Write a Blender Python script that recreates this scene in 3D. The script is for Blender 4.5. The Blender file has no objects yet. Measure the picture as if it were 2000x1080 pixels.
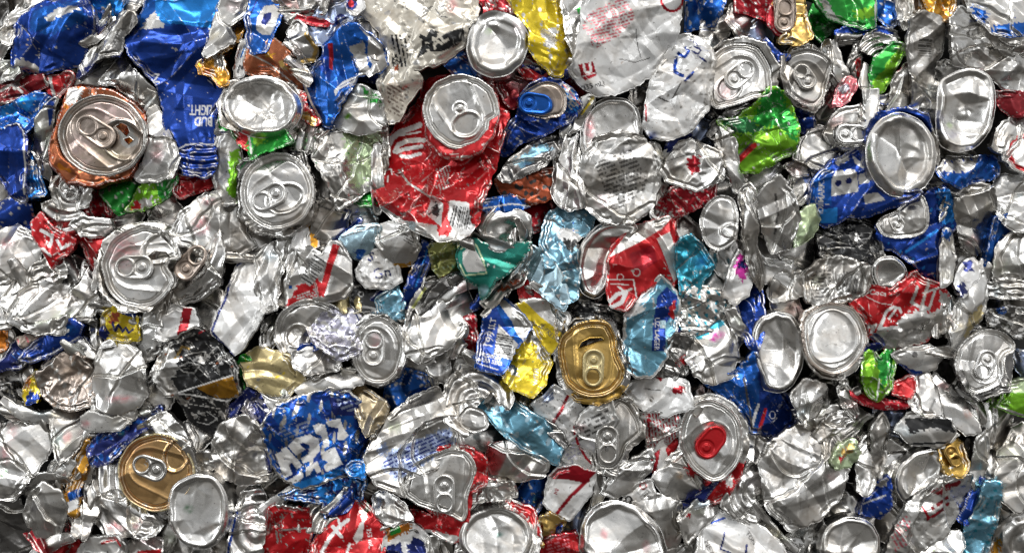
import bpy, math, zlib
import numpy as np
from mathutils import Vector

# ------------------------------------------------------------------ camera, light, exposure
S = 0.00037            # metres per unit of the layout sheet (a drinks-can lid is 54 mm wide)
W0, H0 = 2000, 1080    # layout sheet
CAMD = 0.95            # metres from the camera to the face of the bale
scn = bpy.context.scene
cam_d = bpy.data.cameras.new('camera'); cam = bpy.data.objects.new('camera', cam_d)
scn.collection.objects.link(cam); scn.camera = cam
cam_d.sensor_width = 36; cam_d.lens = 36 * CAMD / (W0 * S)
cam_d.clip_start = 0.01; cam_d.clip_end = 50
cam.location = (0, -CAMD, 0); cam.rotation_euler = (math.radians(90), 0, 0)

wd = bpy.data.worlds.new('World'); scn.world = wd; wd.use_nodes = True
nt = wd.node_tree; nt.nodes.clear()
wo = nt.nodes.new('ShaderNodeOutputWorld'); bg = nt.nodes.new('ShaderNodeBackground')
tc = nt.nodes.new('ShaderNodeTexCoord'); sp = nt.nodes.new('ShaderNodeSeparateXYZ'); rp = nt.nodes.new('ShaderNodeValToRGB')
mp = nt.nodes.new('ShaderNodeMapRange'); mp.inputs[1].default_value = -1; mp.inputs[2].default_value = 1
nt.links.new(tc.outputs['Generated'], sp.inputs[0]); nt.links.new(sp.outputs[2], mp.inputs[0]); nt.links.new(mp.outputs[0], rp.inputs[0])
e = rp.color_ramp.elements
e[0].position = 0.0; e[0].color = (0.09, 0.086, 0.08, 1)
e[1].position = 1.0; e[1].color = (1.0, 1.0, 1.0, 1)
for p_, c_ in ((0.36, (0.22, 0.213, 0.20, 1)), (0.50, (0.50, 0.495, 0.48, 1)), (0.62, (0.62, 0.63, 0.64, 1))):
    k_ = e.new(p_); k_.color = c_
wn = nt.nodes.new('ShaderNodeTexNoise'); wn.inputs['Scale'].default_value = 2.6; wn.inputs['Detail'].default_value = 2; nt.links.new(tc.outputs['Generated'], wn.inputs['Vector'])
wm = nt.nodes.new('ShaderNodeMapRange'); wm.inputs[1].default_value = .40; wm.inputs[2].default_value = .62; wm.inputs[3].default_value = .62; wm.inputs[4].default_value = 1.4; nt.links.new(wn.outputs[0], wm.inputs[0])
wx = nt.nodes.new('ShaderNodeVectorMath'); wx.operation = 'SCALE'; nt.links.new(rp.outputs[0], wx.inputs[0]); nt.links.new(wm.outputs[0], wx.inputs[3])
nt.links.new(wx.outputs[0], bg.inputs[0]); bg.inputs[1].default_value = 0.70
nt.links.new(bg.outputs[0], wo.inputs[0])

def area(name, loc, target, sx, sy, power, col=(1, 1, 1)):
    d = bpy.data.lights.new(name, 'AREA'); d.shape = 'RECTANGLE'; d.size = sx; d.size_y = sy; d.energy = power; d.color = col
    o = bpy.data.objects.new(name, d); scn.collection.objects.link(o); o.location = loc
    o.rotation_euler = (Vector(target) - Vector(loc)).to_track_quat('-Z', 'Y').to_euler()
    return o
area('overhead_lamp', (0.3, -2.9, 4.2), (0, 0, 0), 4.2, 1.6, 185, (1, 0.985, 0.96))
area('side_lamp', (-2.4, -1.6, 0.7), (0, 0, 0), 0.7, 1.4, 15, (0.95, 0.98, 1))
area('front_lamp', (1.5, -2.6, 0.6), (0, 0, 0), 0.8, 0.5, 7, (1, 1, 1))
vs = scn.view_settings
vs.view_transform = 'Standard'; vs.look = 'None'; vs.exposure = 0.15; vs.gamma = 1; vs.use_curve_mapping = False

# ------------------------------------------------------------------ materials
def new_mat(name):
    m = bpy.data.materials.new(name); m.use_nodes = True
    t = m.node_tree; t.nodes.clear()
    return m, t, (lambda k, **kw: (lambda n: ([setattr(n, a, b) for a, b in kw.items()], n)[1])(t.nodes.new(k)))

def can_material(name, crink):
    m, t, N = new_mat(name)
    L = t.links.new
    out = N('ShaderNodeOutputMaterial'); bs = N('ShaderNodeBsdfPrincipled')
    at = N('ShaderNodeAttribute', attribute_name='ink')
    tc = N('ShaderNodeTexCoord'); oi = N('ShaderNodeObjectInfo')
    va = N('ShaderNodeVectorMath', operation='ADD'); L(tc.outputs['Object'], va.inputs[0]); L(oi.outputs['Location'], va.inputs[1])
    # grime: brown film in patches and fine dark specks
    n1 = N('ShaderNodeTexNoise'); n1.inputs['Scale'].default_value = 38; n1.inputs['Detail'].default_value = 7; n1.inputs['Roughness'].default_value = 0.65
    n2 = N('ShaderNodeTexNoise'); n2.inputs['Scale'].default_value = 420; n2.inputs['Detail'].default_value = 3
    n3 = N('ShaderNodeTexNoise'); n3.inputs['Scale'].default_value = 140; n3.inputs['Detail'].default_value = 5
    for n in (n1, n2, n3): L(va.outputs[0], n.inputs['Vector'])
    r1 = N('ShaderNodeMapRange'); r1.inputs[1].default_value = 0.47; r1.inputs[2].default_value = 0.75; r1.inputs[3].default_value = 0; r1.inputs[4].default_value = 0.85
    L(n1.outputs[0], r1.inputs[0])
    mx = N('ShaderNodeMix', data_type='RGBA'); L(r1.outputs[0], mx.inputs[0]); L(at.outputs['Color'], mx.inputs[6]); 
    gr = N('ShaderNodeMix', data_type='RGBA', blend_type='MULTIPLY'); gr.inputs[0].default_value = 1
    L(at.outputs['Color'], gr.inputs[6]); gr.inputs[7].default_value = (0.52, 0.45, 0.37, 1); L(gr.outputs[2], mx.inputs[7])
    r2 = N('ShaderNodeMapRange'); r2.inputs[1].default_value = 0.66; r2.inputs[2].default_value = 0.74; r2.inputs[3].default_value = 0; r2.inputs[4].default_value = 0.6
    L(n2.outputs[0], r2.inputs[0])
    mx2 = N('ShaderNodeMix', data_type='RGBA'); L(r2.outputs[0], mx2.inputs[0]); L(mx.outputs[2], mx2.inputs[6]); mx2.inputs[7].default_value = (0.06, 0.05, 0.04, 1)
    L(mx2.outputs[2], bs.inputs['Base Color'])
    L(at.outputs['Alpha'], bs.inputs['Metallic'])
    r3 = N('ShaderNodeMapRange'); r3.inputs[1].default_value = 0.3; r3.inputs[2].default_value = 0.7; r3.inputs[3].default_value = 0.19; r3.inputs[4].default_value = 0.42
    L(n1.outputs[0], r3.inputs[0]); L(r3.outputs[0], bs.inputs['Roughness'])
    # fine sharp wrinkles in patches
    n4 = N('ShaderNodeTexNoise', noise_type='RIDGED_MULTIFRACTAL'); n4.inputs['Scale'].default_value = 95; n4.inputs['Detail'].default_value = 3; n4.inputs['Distortion'].default_value = .35
    n5 = N('ShaderNodeTexNoise'); n5.inputs['Scale'].default_value = 34; L(va.outputs[0], n5.inputs['Vector']); L(va.outputs[0], n4.inputs['Vector'])
    r5 = N('ShaderNodeMapRange'); r5.inputs[1].default_value = .42; r5.inputs[2].default_value = .62; r5.inputs[3].default_value = .15; r5.inputs[4].default_value = 1; L(n5.outputs[0], r5.inputs[0])
    m5 = N('ShaderNodeMath', operation='MULTIPLY'); L(n4.outputs[0], m5.inputs[0]); L(r5.outputs[0], m5.inputs[1])
    b2 = N('ShaderNodeBump'); b2.inputs['Strength'].default_value = .5 * crink; b2.inputs['Distance'].default_value = .0016; L(m5.outputs[0], b2.inputs['Height'])
    ro = N('ShaderNodeMapRange'); ro.inputs[1].default_value = .25; ro.inputs[2].default_value = 1; ro.inputs[3].default_value = 0; ro.inputs[4].default_value = .62 * crink; L(oi.outputs['Random'], ro.inputs[0]); L(ro.outputs[0], b2.inputs['Strength'])
    bp = N('ShaderNodeBump'); L(b2.outputs[0], bp.inputs['Normal']); bp.inputs['Strength'].default_value = 0.28; bp.inputs['Distance'].default_value = 0.0006
    L(n3.outputs[0], bp.inputs['Height']); L(bp.outputs[0], bs.inputs['Normal'])
    bs.inputs['Coat Weight'].default_value = 0.12; bs.inputs['Coat Roughness'].default_value = 0.12
    L(bs.outputs[0], out.inputs[0])
    return m
M_CAN = can_material('printed_aluminium', 1.0); M_END = can_material('can_end_aluminium', .12)
M_BACK, t_, N_ = new_mat('dark_gap_shade')  # plain near-black for the backing box, shade put into its colour
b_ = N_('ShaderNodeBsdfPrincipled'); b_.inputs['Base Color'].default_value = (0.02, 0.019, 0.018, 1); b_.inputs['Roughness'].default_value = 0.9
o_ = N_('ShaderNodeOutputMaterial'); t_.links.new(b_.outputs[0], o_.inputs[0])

# inks: linear base colour + metalness (1 = bare or translucent ink over bright aluminium, 0 = opaque enamel)
INK = dict(
    sil=(.70, .69, .67, 1), dul=(.50, .485, .46, 1), dirt=(.49, .41, .355, 1), bron=(.60, .38, .17, 1), drk=(.16, .155, .15, .9), pink=(.70, .50, .50, 1),
    blu=(.012, .095, .40, .85), roy=(.010, .046, .28, .8), nav=(.012, .022, .14, .7), azu=(.02, .22, .66, .8), sky=(.15, .35, .47, .8),
    cya=(.04, .30, .42, .85), ice=(.42, .60, .70, .9), steel=(.16, .32, .42, .85), sblu=(.30, .36, .52, .9),
    red=(.43, .006, .010, .5), crim=(.34, .006, .016, .6), mar=(.20, .008, .014, .6), rose=(.80, .22, .26, .8),
    grn=(.02, .28, .035, .7), lim=(.17, .42, .02, .75), dgr=(.012, .11, .03, .7), olv=(.34, .36, .12, .85), tea=(.012, .15, .115, .8), pgr=(.50, .62, .38, .8),
    yel=(.66, .50, .02, .55), gold=(.66, .44, .14, 1), dgold=(.50, .32, .08, 1), tan=(.60, .50, .26, .7), cham=(.50, .41, .27, 1),
    ora=(.60, .20, .02, .75), amb=(.55, .27, .03, .85), cop=(.45, .15, .07, .9), rus=(.30, .06, .02, .7),
    blk=(.010, .010, .011, .25), wht=(.66, .66, .655, .15), pwh=(.56, .555, .54, .6), cre=(.62, .58, .50, .3), prp=(.16, .04, .34, .7), mag=(.62, .04, .36, .6), lav=(.52, .51, .62, .9))

# ------------------------------------------------------------------ 2-D tools
def pts(s):
    return np.array([[float(v) for v in p.split(',')] for p in s.split()])

def resample(poly, n):
    q = np.vstack([poly, poly[:1]]); sl = np.hypot(*np.diff(q, axis=0).T); c = np.r_[0, np.cumsum(sl)]
    u = np.linspace(0, c[-1], n, endpoint=False)
    return np.c_[np.interp(u, c, q[:, 0]), np.interp(u, c, q[:, 1])]

def rounded(poly, k=2):
    for _ in range(k):
        nx = np.roll(poly, -1, 0)
        poly = np.stack([poly * .8 + nx * .2, poly * .2 + nx * .8], 1).reshape(-1, 2)
    return poly

def ell(cx, cy, rx, ry, rot=0, dents=(), n=72):
    a = np.linspace(0, 2 * math.pi, n, endpoint=False); r = np.ones(n)
    for da, dep, wid in dents:                       # degrees clockwise from the right, share of the radius, degrees
        w = (np.degrees(a) - da + 180) % 360 - 180
        r -= dep * np.maximum(0, 1 - np.abs(w) / wid) ** 1.3
    c, s_ = math.cos(math.radians(rot)), math.sin(math.radians(rot))
    # the dent angle is measured in the picture plane, so undo the rotation
    b = a - math.radians(rot)
    k = 1 / np.sqrt((np.cos(b) / rx) ** 2 + (np.sin(b) / ry) ** 2)
    return np.c_[cx + k * r * np.cos(a), cy + k * r * np.sin(a)]

def stadium(cx, cy, ln, wd_, ang, n=40, taper=0.0):
    r = wd_ / 2; h = ln / 2 - r; a = np.linspace(-math.pi / 2, math.pi / 2, n // 2)
    p = np.r_[np.c_[h + r * np.cos(a), r * np.sin(a)], np.c_[-h - r * np.cos(a), -r * np.sin(a)]]
    p[:, 1] *= 1 - taper * p[:, 0] / (ln / 2)
    c, s_ = math.cos(math.radians(ang)), math.sin(math.radians(ang))
    return np.c_[cx + p[:, 0] * c - p[:, 1] * s_, cy + p[:, 0] * s_ + p[:, 1] * c]

def inside(P, poly):
    x, y = P[:, 0], P[:, 1]; res = np.zeros(len(P), bool)
    x1, y1 = poly[:, 0], poly[:, 1]; x2, y2 = np.roll(x1, -1), np.roll(y1, -1)
    for a, b, c, d in zip(x1, y1, x2, y2):
        if b == d: continue
        m = (b > y) != (d > y)
        res ^= m & (x < (c - a) * (y - b) / (d - b) + a)
    return res

def near(P, poly, closed=True):
    """distance to and nearest point on the outline"""
    A = poly; Bq = np.roll(poly, -1, 0)
    if not closed: A, Bq = A[:-1], Bq[:-1]
    best = np.full(len(P), 1e18); bp = np.zeros_like(P)
    for a, b in zip(A, Bq):
        v = b - a; l2 = v @ v
        if l2 < 1e-9: continue
        t = np.clip(((P - a) @ v) / l2, 0, 1); q = a + t[:, None] * v
        d = ((P - q) ** 2).sum(1); m = d < best
        best[m] = d[m]; bp[m] = q[m]
    return np.sqrt(best), bp

def sstep(a, b, x):
    t = np.clip((x - a) / (b - a), 0, 1); return t * t * (3 - 2 * t)

def smooth_noise(P, scale, rng, k=5):
    r = np.zeros(len(P))
    for i in range(k):
        a = rng.uniform(0, 2 * math.pi); f = (1.6 ** i if i < 3 else 1.9) / scale * rng.uniform(.7, 1.3)
        r += np.sin((P[:, 0] * math.cos(a) + P[:, 1] * math.sin(a)) * f * 2 * math.pi + rng.uniform(0, 6.3)) / (1 + .5 * i)
    return r / 2.2

def crumple(P, cell, rng, stretch=1.0, ang=0.0):
    """piecewise-flat crumpled sheet: the difference of two squared-distance cell diagrams, creased along both"""
    c, s_ = math.cos(ang), math.sin(ang)
    Q = np.c_[(P[:, 0] * c + P[:, 1] * s_) / stretch, -P[:, 0] * s_ + P[:, 1] * c]
    Q = Q + cell * .22 * np.c_[smooth_noise(Q, cell * 3, rng, 3), smooth_noise(Q, cell * 3, rng, 3)]
    lo, hi = Q.min(0) - cell, Q.max(0) + cell
    K = int(max(4, min(400, (hi - lo).prod() / cell ** 2)))
    out = []
    for _ in range(2):
        sd = rng.uniform(lo, hi, (K, 2)); w = rng.uniform(-.25, .25, K) * cell ** 2
        d = np.empty(len(Q))
        for i in range(0, len(Q), 20000):
            q = Q[i:i + 20000]
            d[i:i + 20000] = (((q ** 2).sum(1)[:, None] - 2 * q @ sd.T) + ((sd ** 2).sum(1) + w)[None]).min(1)
        out.append(d)
    return (out[1] - out[0]) / cell

# ------------------------------------------------------------------ lettering
_gl = {}
def glyph_tris(txt, bold=.02):
    if (txt, bold) not in _gl:
        cu = bpy.data.curves.new('lettering', 'FONT'); cu.body = txt; cu.align_x = 'CENTER'; cu.align_y = 'CENTER'; cu.offset = bold; cu.resolution_u = 3
        o = bpy.data.objects.new('lettering', cu); scn.collection.objects.link(o)
        dg = bpy.context.evaluated_depsgraph_get(); me = o.evaluated_get(dg).to_mesh(); me.calc_loop_triangles()
        v = np.array([q.co[:2] for q in me.vertices]); t = np.array([q.vertices[:] for q in me.loop_triangles])
        bpy.data.objects.remove(o); bpy.data.curves.remove(cu)
        _gl[(txt, bold)] = v[t] if len(t) else np.zeros((0, 3, 2))
    return _gl[(txt, bold)]

def in_text(P, txt, x, y, size, rot, bold=.02, sx=1.0):
    c, s_ = math.cos(math.radians(rot)), math.sin(math.radians(rot))
    d = P - [x, y]; u = (d[:, 0] * c + d[:, 1] * s_) / size / sx; v = -(-d[:, 0] * s_ + d[:, 1] * c) / size
    T = glyph_tris(txt, bold); res = np.zeros(len(P), bool)
    if not len(T): return res
    m = (u > T[..., 0].min()) & (u < T[..., 0].max()) & (v > T[..., 1].min()) & (v < T[..., 1].max())
    idx = np.nonzero(m)[0]; q = np.c_[u[idx], v[idx]]; r = np.zeros(len(idx), bool)
    for a, b, cc in T:
        c1 = (b[0] - a[0]) * (q[:, 1] - a[1]) - (b[1] - a[1]) * (q[:, 0] - a[0])
        c2 = (cc[0] - b[0]) * (q[:, 1] - b[1]) - (cc[1] - b[1]) * (q[:, 0] - b[0])
        c3 = (a[0] - cc[0]) * (q[:, 1] - cc[1]) - (a[1] - cc[1]) * (q[:, 0] - cc[0])
        r |= ((c1 >= 0) & (c2 >= 0) & (c3 >= 0)) | ((c1 <= 0) & (c2 <= 0) & (c3 <= 0))
    res[idx] = r
    return res

def paint(P, d, base, pr, rng):
    """print on the sheet; P is the flat position before crumpling"""
    C = np.empty((len(P), 4)); C[:] = INK[base]
    if base not in ('sil', 'dul', 'drk', 'dirt', 'blk') and d is not None and len(P) > 900:
        pr = [('worn', 'sil', .82), ('worn', 'dirt', .95)] + list(pr) + [('worn', 'sil', 1.08)]
    for op in pr:
        k = op[0]; col = np.array(INK[op[1]])
        if k == 'poly': m = inside(P, pts(op[2]))                                   # a printed field
        elif k == 'rag':                                                            # a printed field with a scuffed, ragged edge
            q = P + np.c_[smooth_noise(P, 14, rng), smooth_noise(P, 14, rng)] * (op[3] if len(op) > 3 else 6); m = inside(q, pts(op[2]))
        elif k == 'line': m = near(P, pts(op[2]), False)[0] < op[3] / 2             # a stroke
        elif k == 'ring': m = np.abs(np.hypot(P[:, 0] - op[2], (P[:, 1] - op[3])) - op[4]) < op[5] / 2
        elif k == 'dot': m = ((P[:, 0] - op[2]) / op[4]) ** 2 + ((P[:, 1] - op[3]) / op[5]) ** 2 < 1
        elif k == 'spot':                                                           # a soft-edged stain, sprayed dot or painted-in reflection
            w = np.clip(1.3 - np.hypot((P[:, 0] - op[2]) / op[4], (P[:, 1] - op[3]) / op[5]), 0, 1) * (op[6] if len(op) > 6 else .8)
            w = w * (0.75 + .5 * smooth_noise(P, 20, rng)); w = np.clip(w, 0, 1)[:, None]; C = C * (1 - w) + col * w; continue
        elif k == 'text': m = in_text(P, op[2], op[3], op[4], op[5], op[6], *(op[7:]))
        elif k == 'bars':                                                           # a bar code: x, y, length, height, turn
            x, y, ln, ht, rot = op[2:7]; c, s_ = math.cos(math.radians(rot)), math.sin(math.radians(rot))
            u = ((P[:, 0] - x) * c + (P[:, 1] - y) * s_) / ln + .5; v = (-(P[:, 0] - x) * s_ + (P[:, 1] - y) * c) / ht
            r2 = np.random.default_rng(int(x)); ed = np.cumsum(r2.uniform(.5, 1.6, int(op[7]) if len(op) > 7 else 20)); ed = ed / ed[-1]
            m = (u > 0) & (u < 1) & (np.abs(v) < .5) & (np.searchsorted(ed, u) % 2 == 1)
        elif k == 'fine':                                                           # lines of tiny print: polygon, pitch, turn
            pit, rot = op[3], math.radians(op[4]); s1 = (-P[:, 0] * math.sin(rot) + P[:, 1] * math.cos(rot)) / pit
            u = (P[:, 0] * math.cos(rot) + P[:, 1] * math.sin(rot)); hsh = np.sin(np.floor(u / (pit * .45)) * 12.9 + np.floor(s1) * 78.2) * 43758.5
            m = inside(P, pts(op[2])) & ((s1 % 1) < .52) & ((hsh % 1) < .72)
        elif k == 'scuff':                                                          # ink rubbed off in patches: threshold, scale
            m = smooth_noise(P, op[3], rng, 5) > op[2]
        elif k == 'worn': m = .62 * smooth_noise(P, 80, rng, 4) + .42 * smooth_noise(P, 18, rng, 5) + .14 * smooth_noise(P, 6, rng, 4) > op[2]
        elif k == 'edge': m = d < op[2] * (1 + .4 * smooth_noise(P, 40, rng))
        elif k == 'half':                                                           # everything on one side of a line x,y,angle
            a = math.radians(op[4]); m = ((P[:, 0] - op[2]) * math.cos(a) + (P[:, 1] - op[3]) * math.sin(a)) > 3 * smooth_noise(P, 30, rng)
        else: raise ValueError(k)
        C[m] = col
    return C

# ------------------------------------------------------------------ one crumpled or pressed sheet of metal
COVER = []
def sheet(name, poly, hfun, cfun, rng, z, step=2.0, holes=(), skirt=30, inset=.25, pleat=0.0, wear=1.0):
    """a closed piece of metal: front face over the outline, relief hfun, sides running back by `skirt`"""
    lo = poly.min(0) - step; hi = poly.max(0) + step
    nx, ny = [int(math.ceil(v / step)) + 1 for v in (hi - lo)]
    gx, gy = np.meshgrid(lo[0] + np.arange(nx) * step, lo[1] + np.arange(ny) * step)
    P = np.c_[gx.ravel(), gy.ravel()]
    Cn = P + step / 2
    def ins(q):
        m = inside(q, poly)
        for h in holes: m &= ~inside(q, h)
        return m
    cell = ins(Cn).reshape(ny, nx); cell[-1] = False; cell[:, -1] = False
    use = np.zeros((ny, nx), bool)
    use[:-1, :-1] |= cell[:-1, :-1]; use[1:, :-1] |= cell[:-1, :-1]; use[:-1, 1:] |= cell[:-1, :-1]; use[1:, 1:] |= cell[:-1, :-1]
    idx = np.nonzero(use.ravel())[0]; Pu = P[idx]
    d, q = near(Pu, poly)
    for h in holes:
        d2, q2 = near(Pu, h); m = d2 < d; d = np.where(m, d2, d); q[m] = q2[m]
    # border vertices sit on the outline
    cp = np.zeros((ny + 1, nx + 1), bool); cp[1:, 1:] = cell
    full = cp[1:, 1:] & cp[:-1, 1:] & cp[1:, :-1] & cp[:-1, :-1]
    bord = ~full.ravel()[idx]
    Pu = Pu.copy(); Pu[bord] = q[bord]; d = np.where(bord, 0, d)
    h = hfun(Pu, d)
    col = cfun(Pu, d)
    # ink cracks along sharp creases
    if wear > 0:
        g = np.full(ny * nx, np.nan); g[idx] = h; g = g.reshape(ny, nx)
        cv = np.zeros_like(g)
        cv[1:-1, 1:-1] = np.abs(g[2:, 1:-1] + g[:-2, 1:-1] + g[1:-1, 2:] + g[1:-1, :-2] - 4 * g[1:-1, 1:-1])
        cv = np.nan_to_num(cv).ravel()[idx] / step
        w = sstep(.50, 1.4, cv * (1 + .6 * smooth_noise(Pu, 25, rng))) * .85 * wear
        w = (w * (d > step))[:, None]
        col = col * (1 - w) + np.array([.66, .65, .62, .9]) * w
    remap = np.full(ny * nx, -1); remap[idx] = np.arange(len(idx))
    cy, cx = np.nonzero(cell); a = cy * nx + cx
    quads = np.stack([remap[a], remap[a + nx], remap[a + nx + 1], remap[a + 1]], 1)
    # border edges, oriented
    cpad = np.zeros((ny + 2, nx + 2), bool); cpad[1:-1, 1:-1] = cell
    up = ~cpad[:-2, 1:-1][cell]; dn = ~cpad[2:, 1:-1][cell]; lf = ~cpad[1:-1, :-2][cell]; rt = ~cpad[1:-1, 2:][cell]
    E = np.vstack([np.c_[quads[up, 0], quads[up, 3]], np.c_[quads[dn, 2], quads[dn, 1]], np.c_[quads[lf, 1], quads[lf, 0]], np.c_[quads[rt, 3], quads[rt, 2]]])
    nv = len(Pu); V = np.c_[Pu, h]; cols = [col]; verts = [V]; faces = [quads]; tris = np.zeros((0, 3), int)
    if skirt > 0 and len(E):
        bi = np.unique(E); pos = np.full(nv, -1); pos[bi] = np.arange(len(bi))
        ed = Pu[E[:, 1]] - Pu[E[:, 0]]; nr = np.c_[ed[:, 1], -ed[:, 0]]
        nn = np.zeros((len(bi), 2)); np.add.at(nn, pos[E[:, 0]], nr); np.add.at(nn, pos[E[:, 1]], nr)
        nn /= np.maximum(1e-6, np.hypot(nn[:, 0], nn[:, 1]))[:, None]
        cen = Pu.mean(0); flip = 1.0
        if ((Pu[bi] - cen) * nn).sum() < 0: nn = -nn; flip = -1.0
        R = max(3, int(skirt / 8)) if pleat else 3
        prev = bi; base = nv
        bz = h[bi]; bp = Pu[bi]; bc = col[bi]
        low = bz.min() if skirt > 20 else None
        for r in range(1, R + 1):
            f = r / R
            off = -inset * skirt * f * f + (pleat * (1 if r % 2 else -1) if 0 < r < R else 0)
            off = off * (1 + .35 * smooth_noise(bp, 60, rng)) + (1.2 if r == 1 and skirt > 20 else 0)
            zz = bz - skirt * f
            verts.append(np.c_[bp + nn * off[:, None], zz + (smooth_noise(bp, 30, rng) * skirt * .06 if r < R else 0)]); cols.append(bc)
            cur = base + np.arange(len(bi))
            i0, i1 = pos[E[:, 0]], pos[E[:, 1]]
            p0 = prev[i0] if r == 1 else prev[i0]; p1 = prev[i1]
            faces.append(np.stack([p1, p0, cur[i0], cur[i1]], 1)); prev = cur; base += len(bi)
        if not len(holes):
            verts.append(np.r_[bp.mean(0), bz.mean() - skirt * 1.05][None]); cols.append(bc[:1])
            tris = np.stack([prev[pos[E[:, 1]]], prev[pos[E[:, 0]]], np.full(len(E), base)], 1)
    V = np.vstack(verts); C = np.vstack(cols); F = np.vstack(faces)
    COVER.append((poly, z + float(np.median(h)), name))
    return dict(poly=poly, front=np.c_[Pu, h], name=name, V=V, C=C, F=F, T=tris, z=z)

def to_object(sh, origin, parent):
    V = sh['V']; f = (CAMD - sh['z'] * S) / CAMD
    X = np.c_[(V[:, 0] - W0 / 2) * S * f, -(V[:, 2] + sh['z']) * S, (H0 / 2 - V[:, 1]) * S * f] - origin
    me = bpy.data.meshes.new(sh['name']); nq, ntr = len(sh['F']), len(sh['T'])
    me.vertices.add(len(X)); me.vertices.foreach_set('co', X.astype(np.float32).ravel())
    me.loops.add(nq * 4 + ntr * 3); me.loops.foreach_set('vertex_index', np.r_[sh['F'].ravel(), sh['T'].ravel()].astype(np.int32))
    me.polygons.add(nq + ntr)
    me.polygons.foreach_set('loop_start', np.r_[np.arange(nq) * 4, nq * 4 + np.arange(ntr) * 3].astype(np.int32))
    me.polygons.foreach_set('use_smooth', np.ones(nq + ntr, bool))
    me.update(calc_edges=True); me.validate()
    at = me.attributes.new('ink', 'FLOAT_COLOR', 'POINT'); at.data.foreach_set('color', sh['C'].astype(np.float32).ravel())
    me.materials.append(M_END if sh['name'] in ('lid', 'pull_tab', 'base') or sh.get('end') else M_CAN)
    o = bpy.data.objects.new(sh['name'], me); scn.collection.objects.link(o)
    if parent is None: o.location = origin
    else: o.parent = parent
    return o

# ------------------------------------------------------------------ the parts of a can
def relief(P, rng, cr, cs, folds, pleats, tilt, bow, arcs, cen, fine, auto=0, laps=0):
    h = np.zeros(len(P))
    if cr:
        big = smooth_noise(P, cs * 3.2, rng, 4); m = .30 + .70 * sstep(-.35, .55, big)
        h += cr * .85 * crumple(P, cs * 1.15, rng, rng.uniform(1, 2.2), rng.uniform(0, 3.1)) * (.55 + .45 * m)
        h += cr * .38 * crumple(P, cs * .5, rng, rng.uniform(1, 2.0), rng.uniform(0, 3.1)) * m
    if fine: h += fine * .8 * crumple(P, 9, rng) * sstep(-.1, .7, smooth_noise(P, 55, rng, 4))
    if auto:                                         # long sharp buckles right across the sheet
        ext = np.ptp(P, axis=0).max()
        for _ in range(auto):
            q = P[rng.integers(len(P))]; a = rng.uniform(0, 6.283); u = (P[:, 0] - q[0]) * math.cos(a) + (P[:, 1] - q[1]) * math.sin(a); v = -(P[:, 0] - q[0]) * math.sin(a) + (P[:, 1] - q[1]) * math.cos(a)
            u = u + ext * .05 * np.sin(v / ext * rng.uniform(3, 7) + rng.uniform(0, 6))
            h += rng.choice([-1, 1], p=[.4, .6]) * rng.uniform(.25, .6) * (rng.uniform(5, 12) - np.minimum(np.abs(u) * rng.uniform(.6, 1.2), 18)) * np.exp(-(v / ext / rng.uniform(.25, .6)) ** 2)
        for _ in range(laps):       # a layer of the wall lapping over the next one
            q = P[rng.integers(len(P))]; a = rng.uniform(0, 6.283); R = rng.uniform(40, 260); s_ = np.hypot(P[:, 0] - q[0] - R * math.cos(a), P[:, 1] - q[1] - R * math.sin(a)) - R + 4 * smooth_noise(P, 70, rng, 3)
            v = -(P[:, 0] - q[0]) * math.sin(a) + (P[:, 1] - q[1]) * math.cos(a); w_ = sstep(1, .5, np.abs(v) / ext / rng.uniform(.5, 1.1))
            h += w_ * rng.uniform(4, 9) * (sstep(-1.4, 1.4, s_) * np.exp(-np.maximum(s_, 0) / 30) - .45 * np.exp(-((s_ + 2.2) / 1.6) ** 2))
    for f in folds:                                  # x, y, direction, slope[, roundness]: the sheet bends beyond a line
        a = math.radians(f[2]); s = (P[:, 0] - f[0]) * math.cos(a) + (P[:, 1] - f[1]) * math.sin(a); w = (f[4] if len(f) > 4 else 3) * .7
        h += f[3] * w * np.logaddexp(0, np.clip(s / w, -50, 50))
    for a, lam, amp in pleats:                       # direction across the pleats, pitch, height
        s = (P[:, 0] * math.cos(math.radians(a)) + P[:, 1] * math.sin(math.radians(a))) / lam + .28 * smooth_noise(P, lam * 3.5, rng)
        h += amp * (.35 + .65 * sstep(-.5, .5, smooth_noise(P, lam * 3, rng, 3))) * (2 * np.abs(2 * (s % 1) - 1) - 1)
    for x, y, lam, amp in arcs:                      # rings about a point
        s = np.hypot(P[:, 0] - x, P[:, 1] - y) / lam + .08 * smooth_noise(P, 60, rng); h += amp * np.sin(2 * math.pi * s)
    h += (P[:, 0] - cen[0]) * tilt[0] + (P[:, 1] - cen[1]) * tilt[1]
    if bow: h += bow[1] * (1 - np.clip((((P[:, 0] - cen[0]) * math.cos(math.radians(bow[0])) + (P[:, 1] - cen[1]) * math.sin(math.radians(bow[0]))) / bow[2]), -1.4, 1.4) ** 2)
    return h

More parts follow.
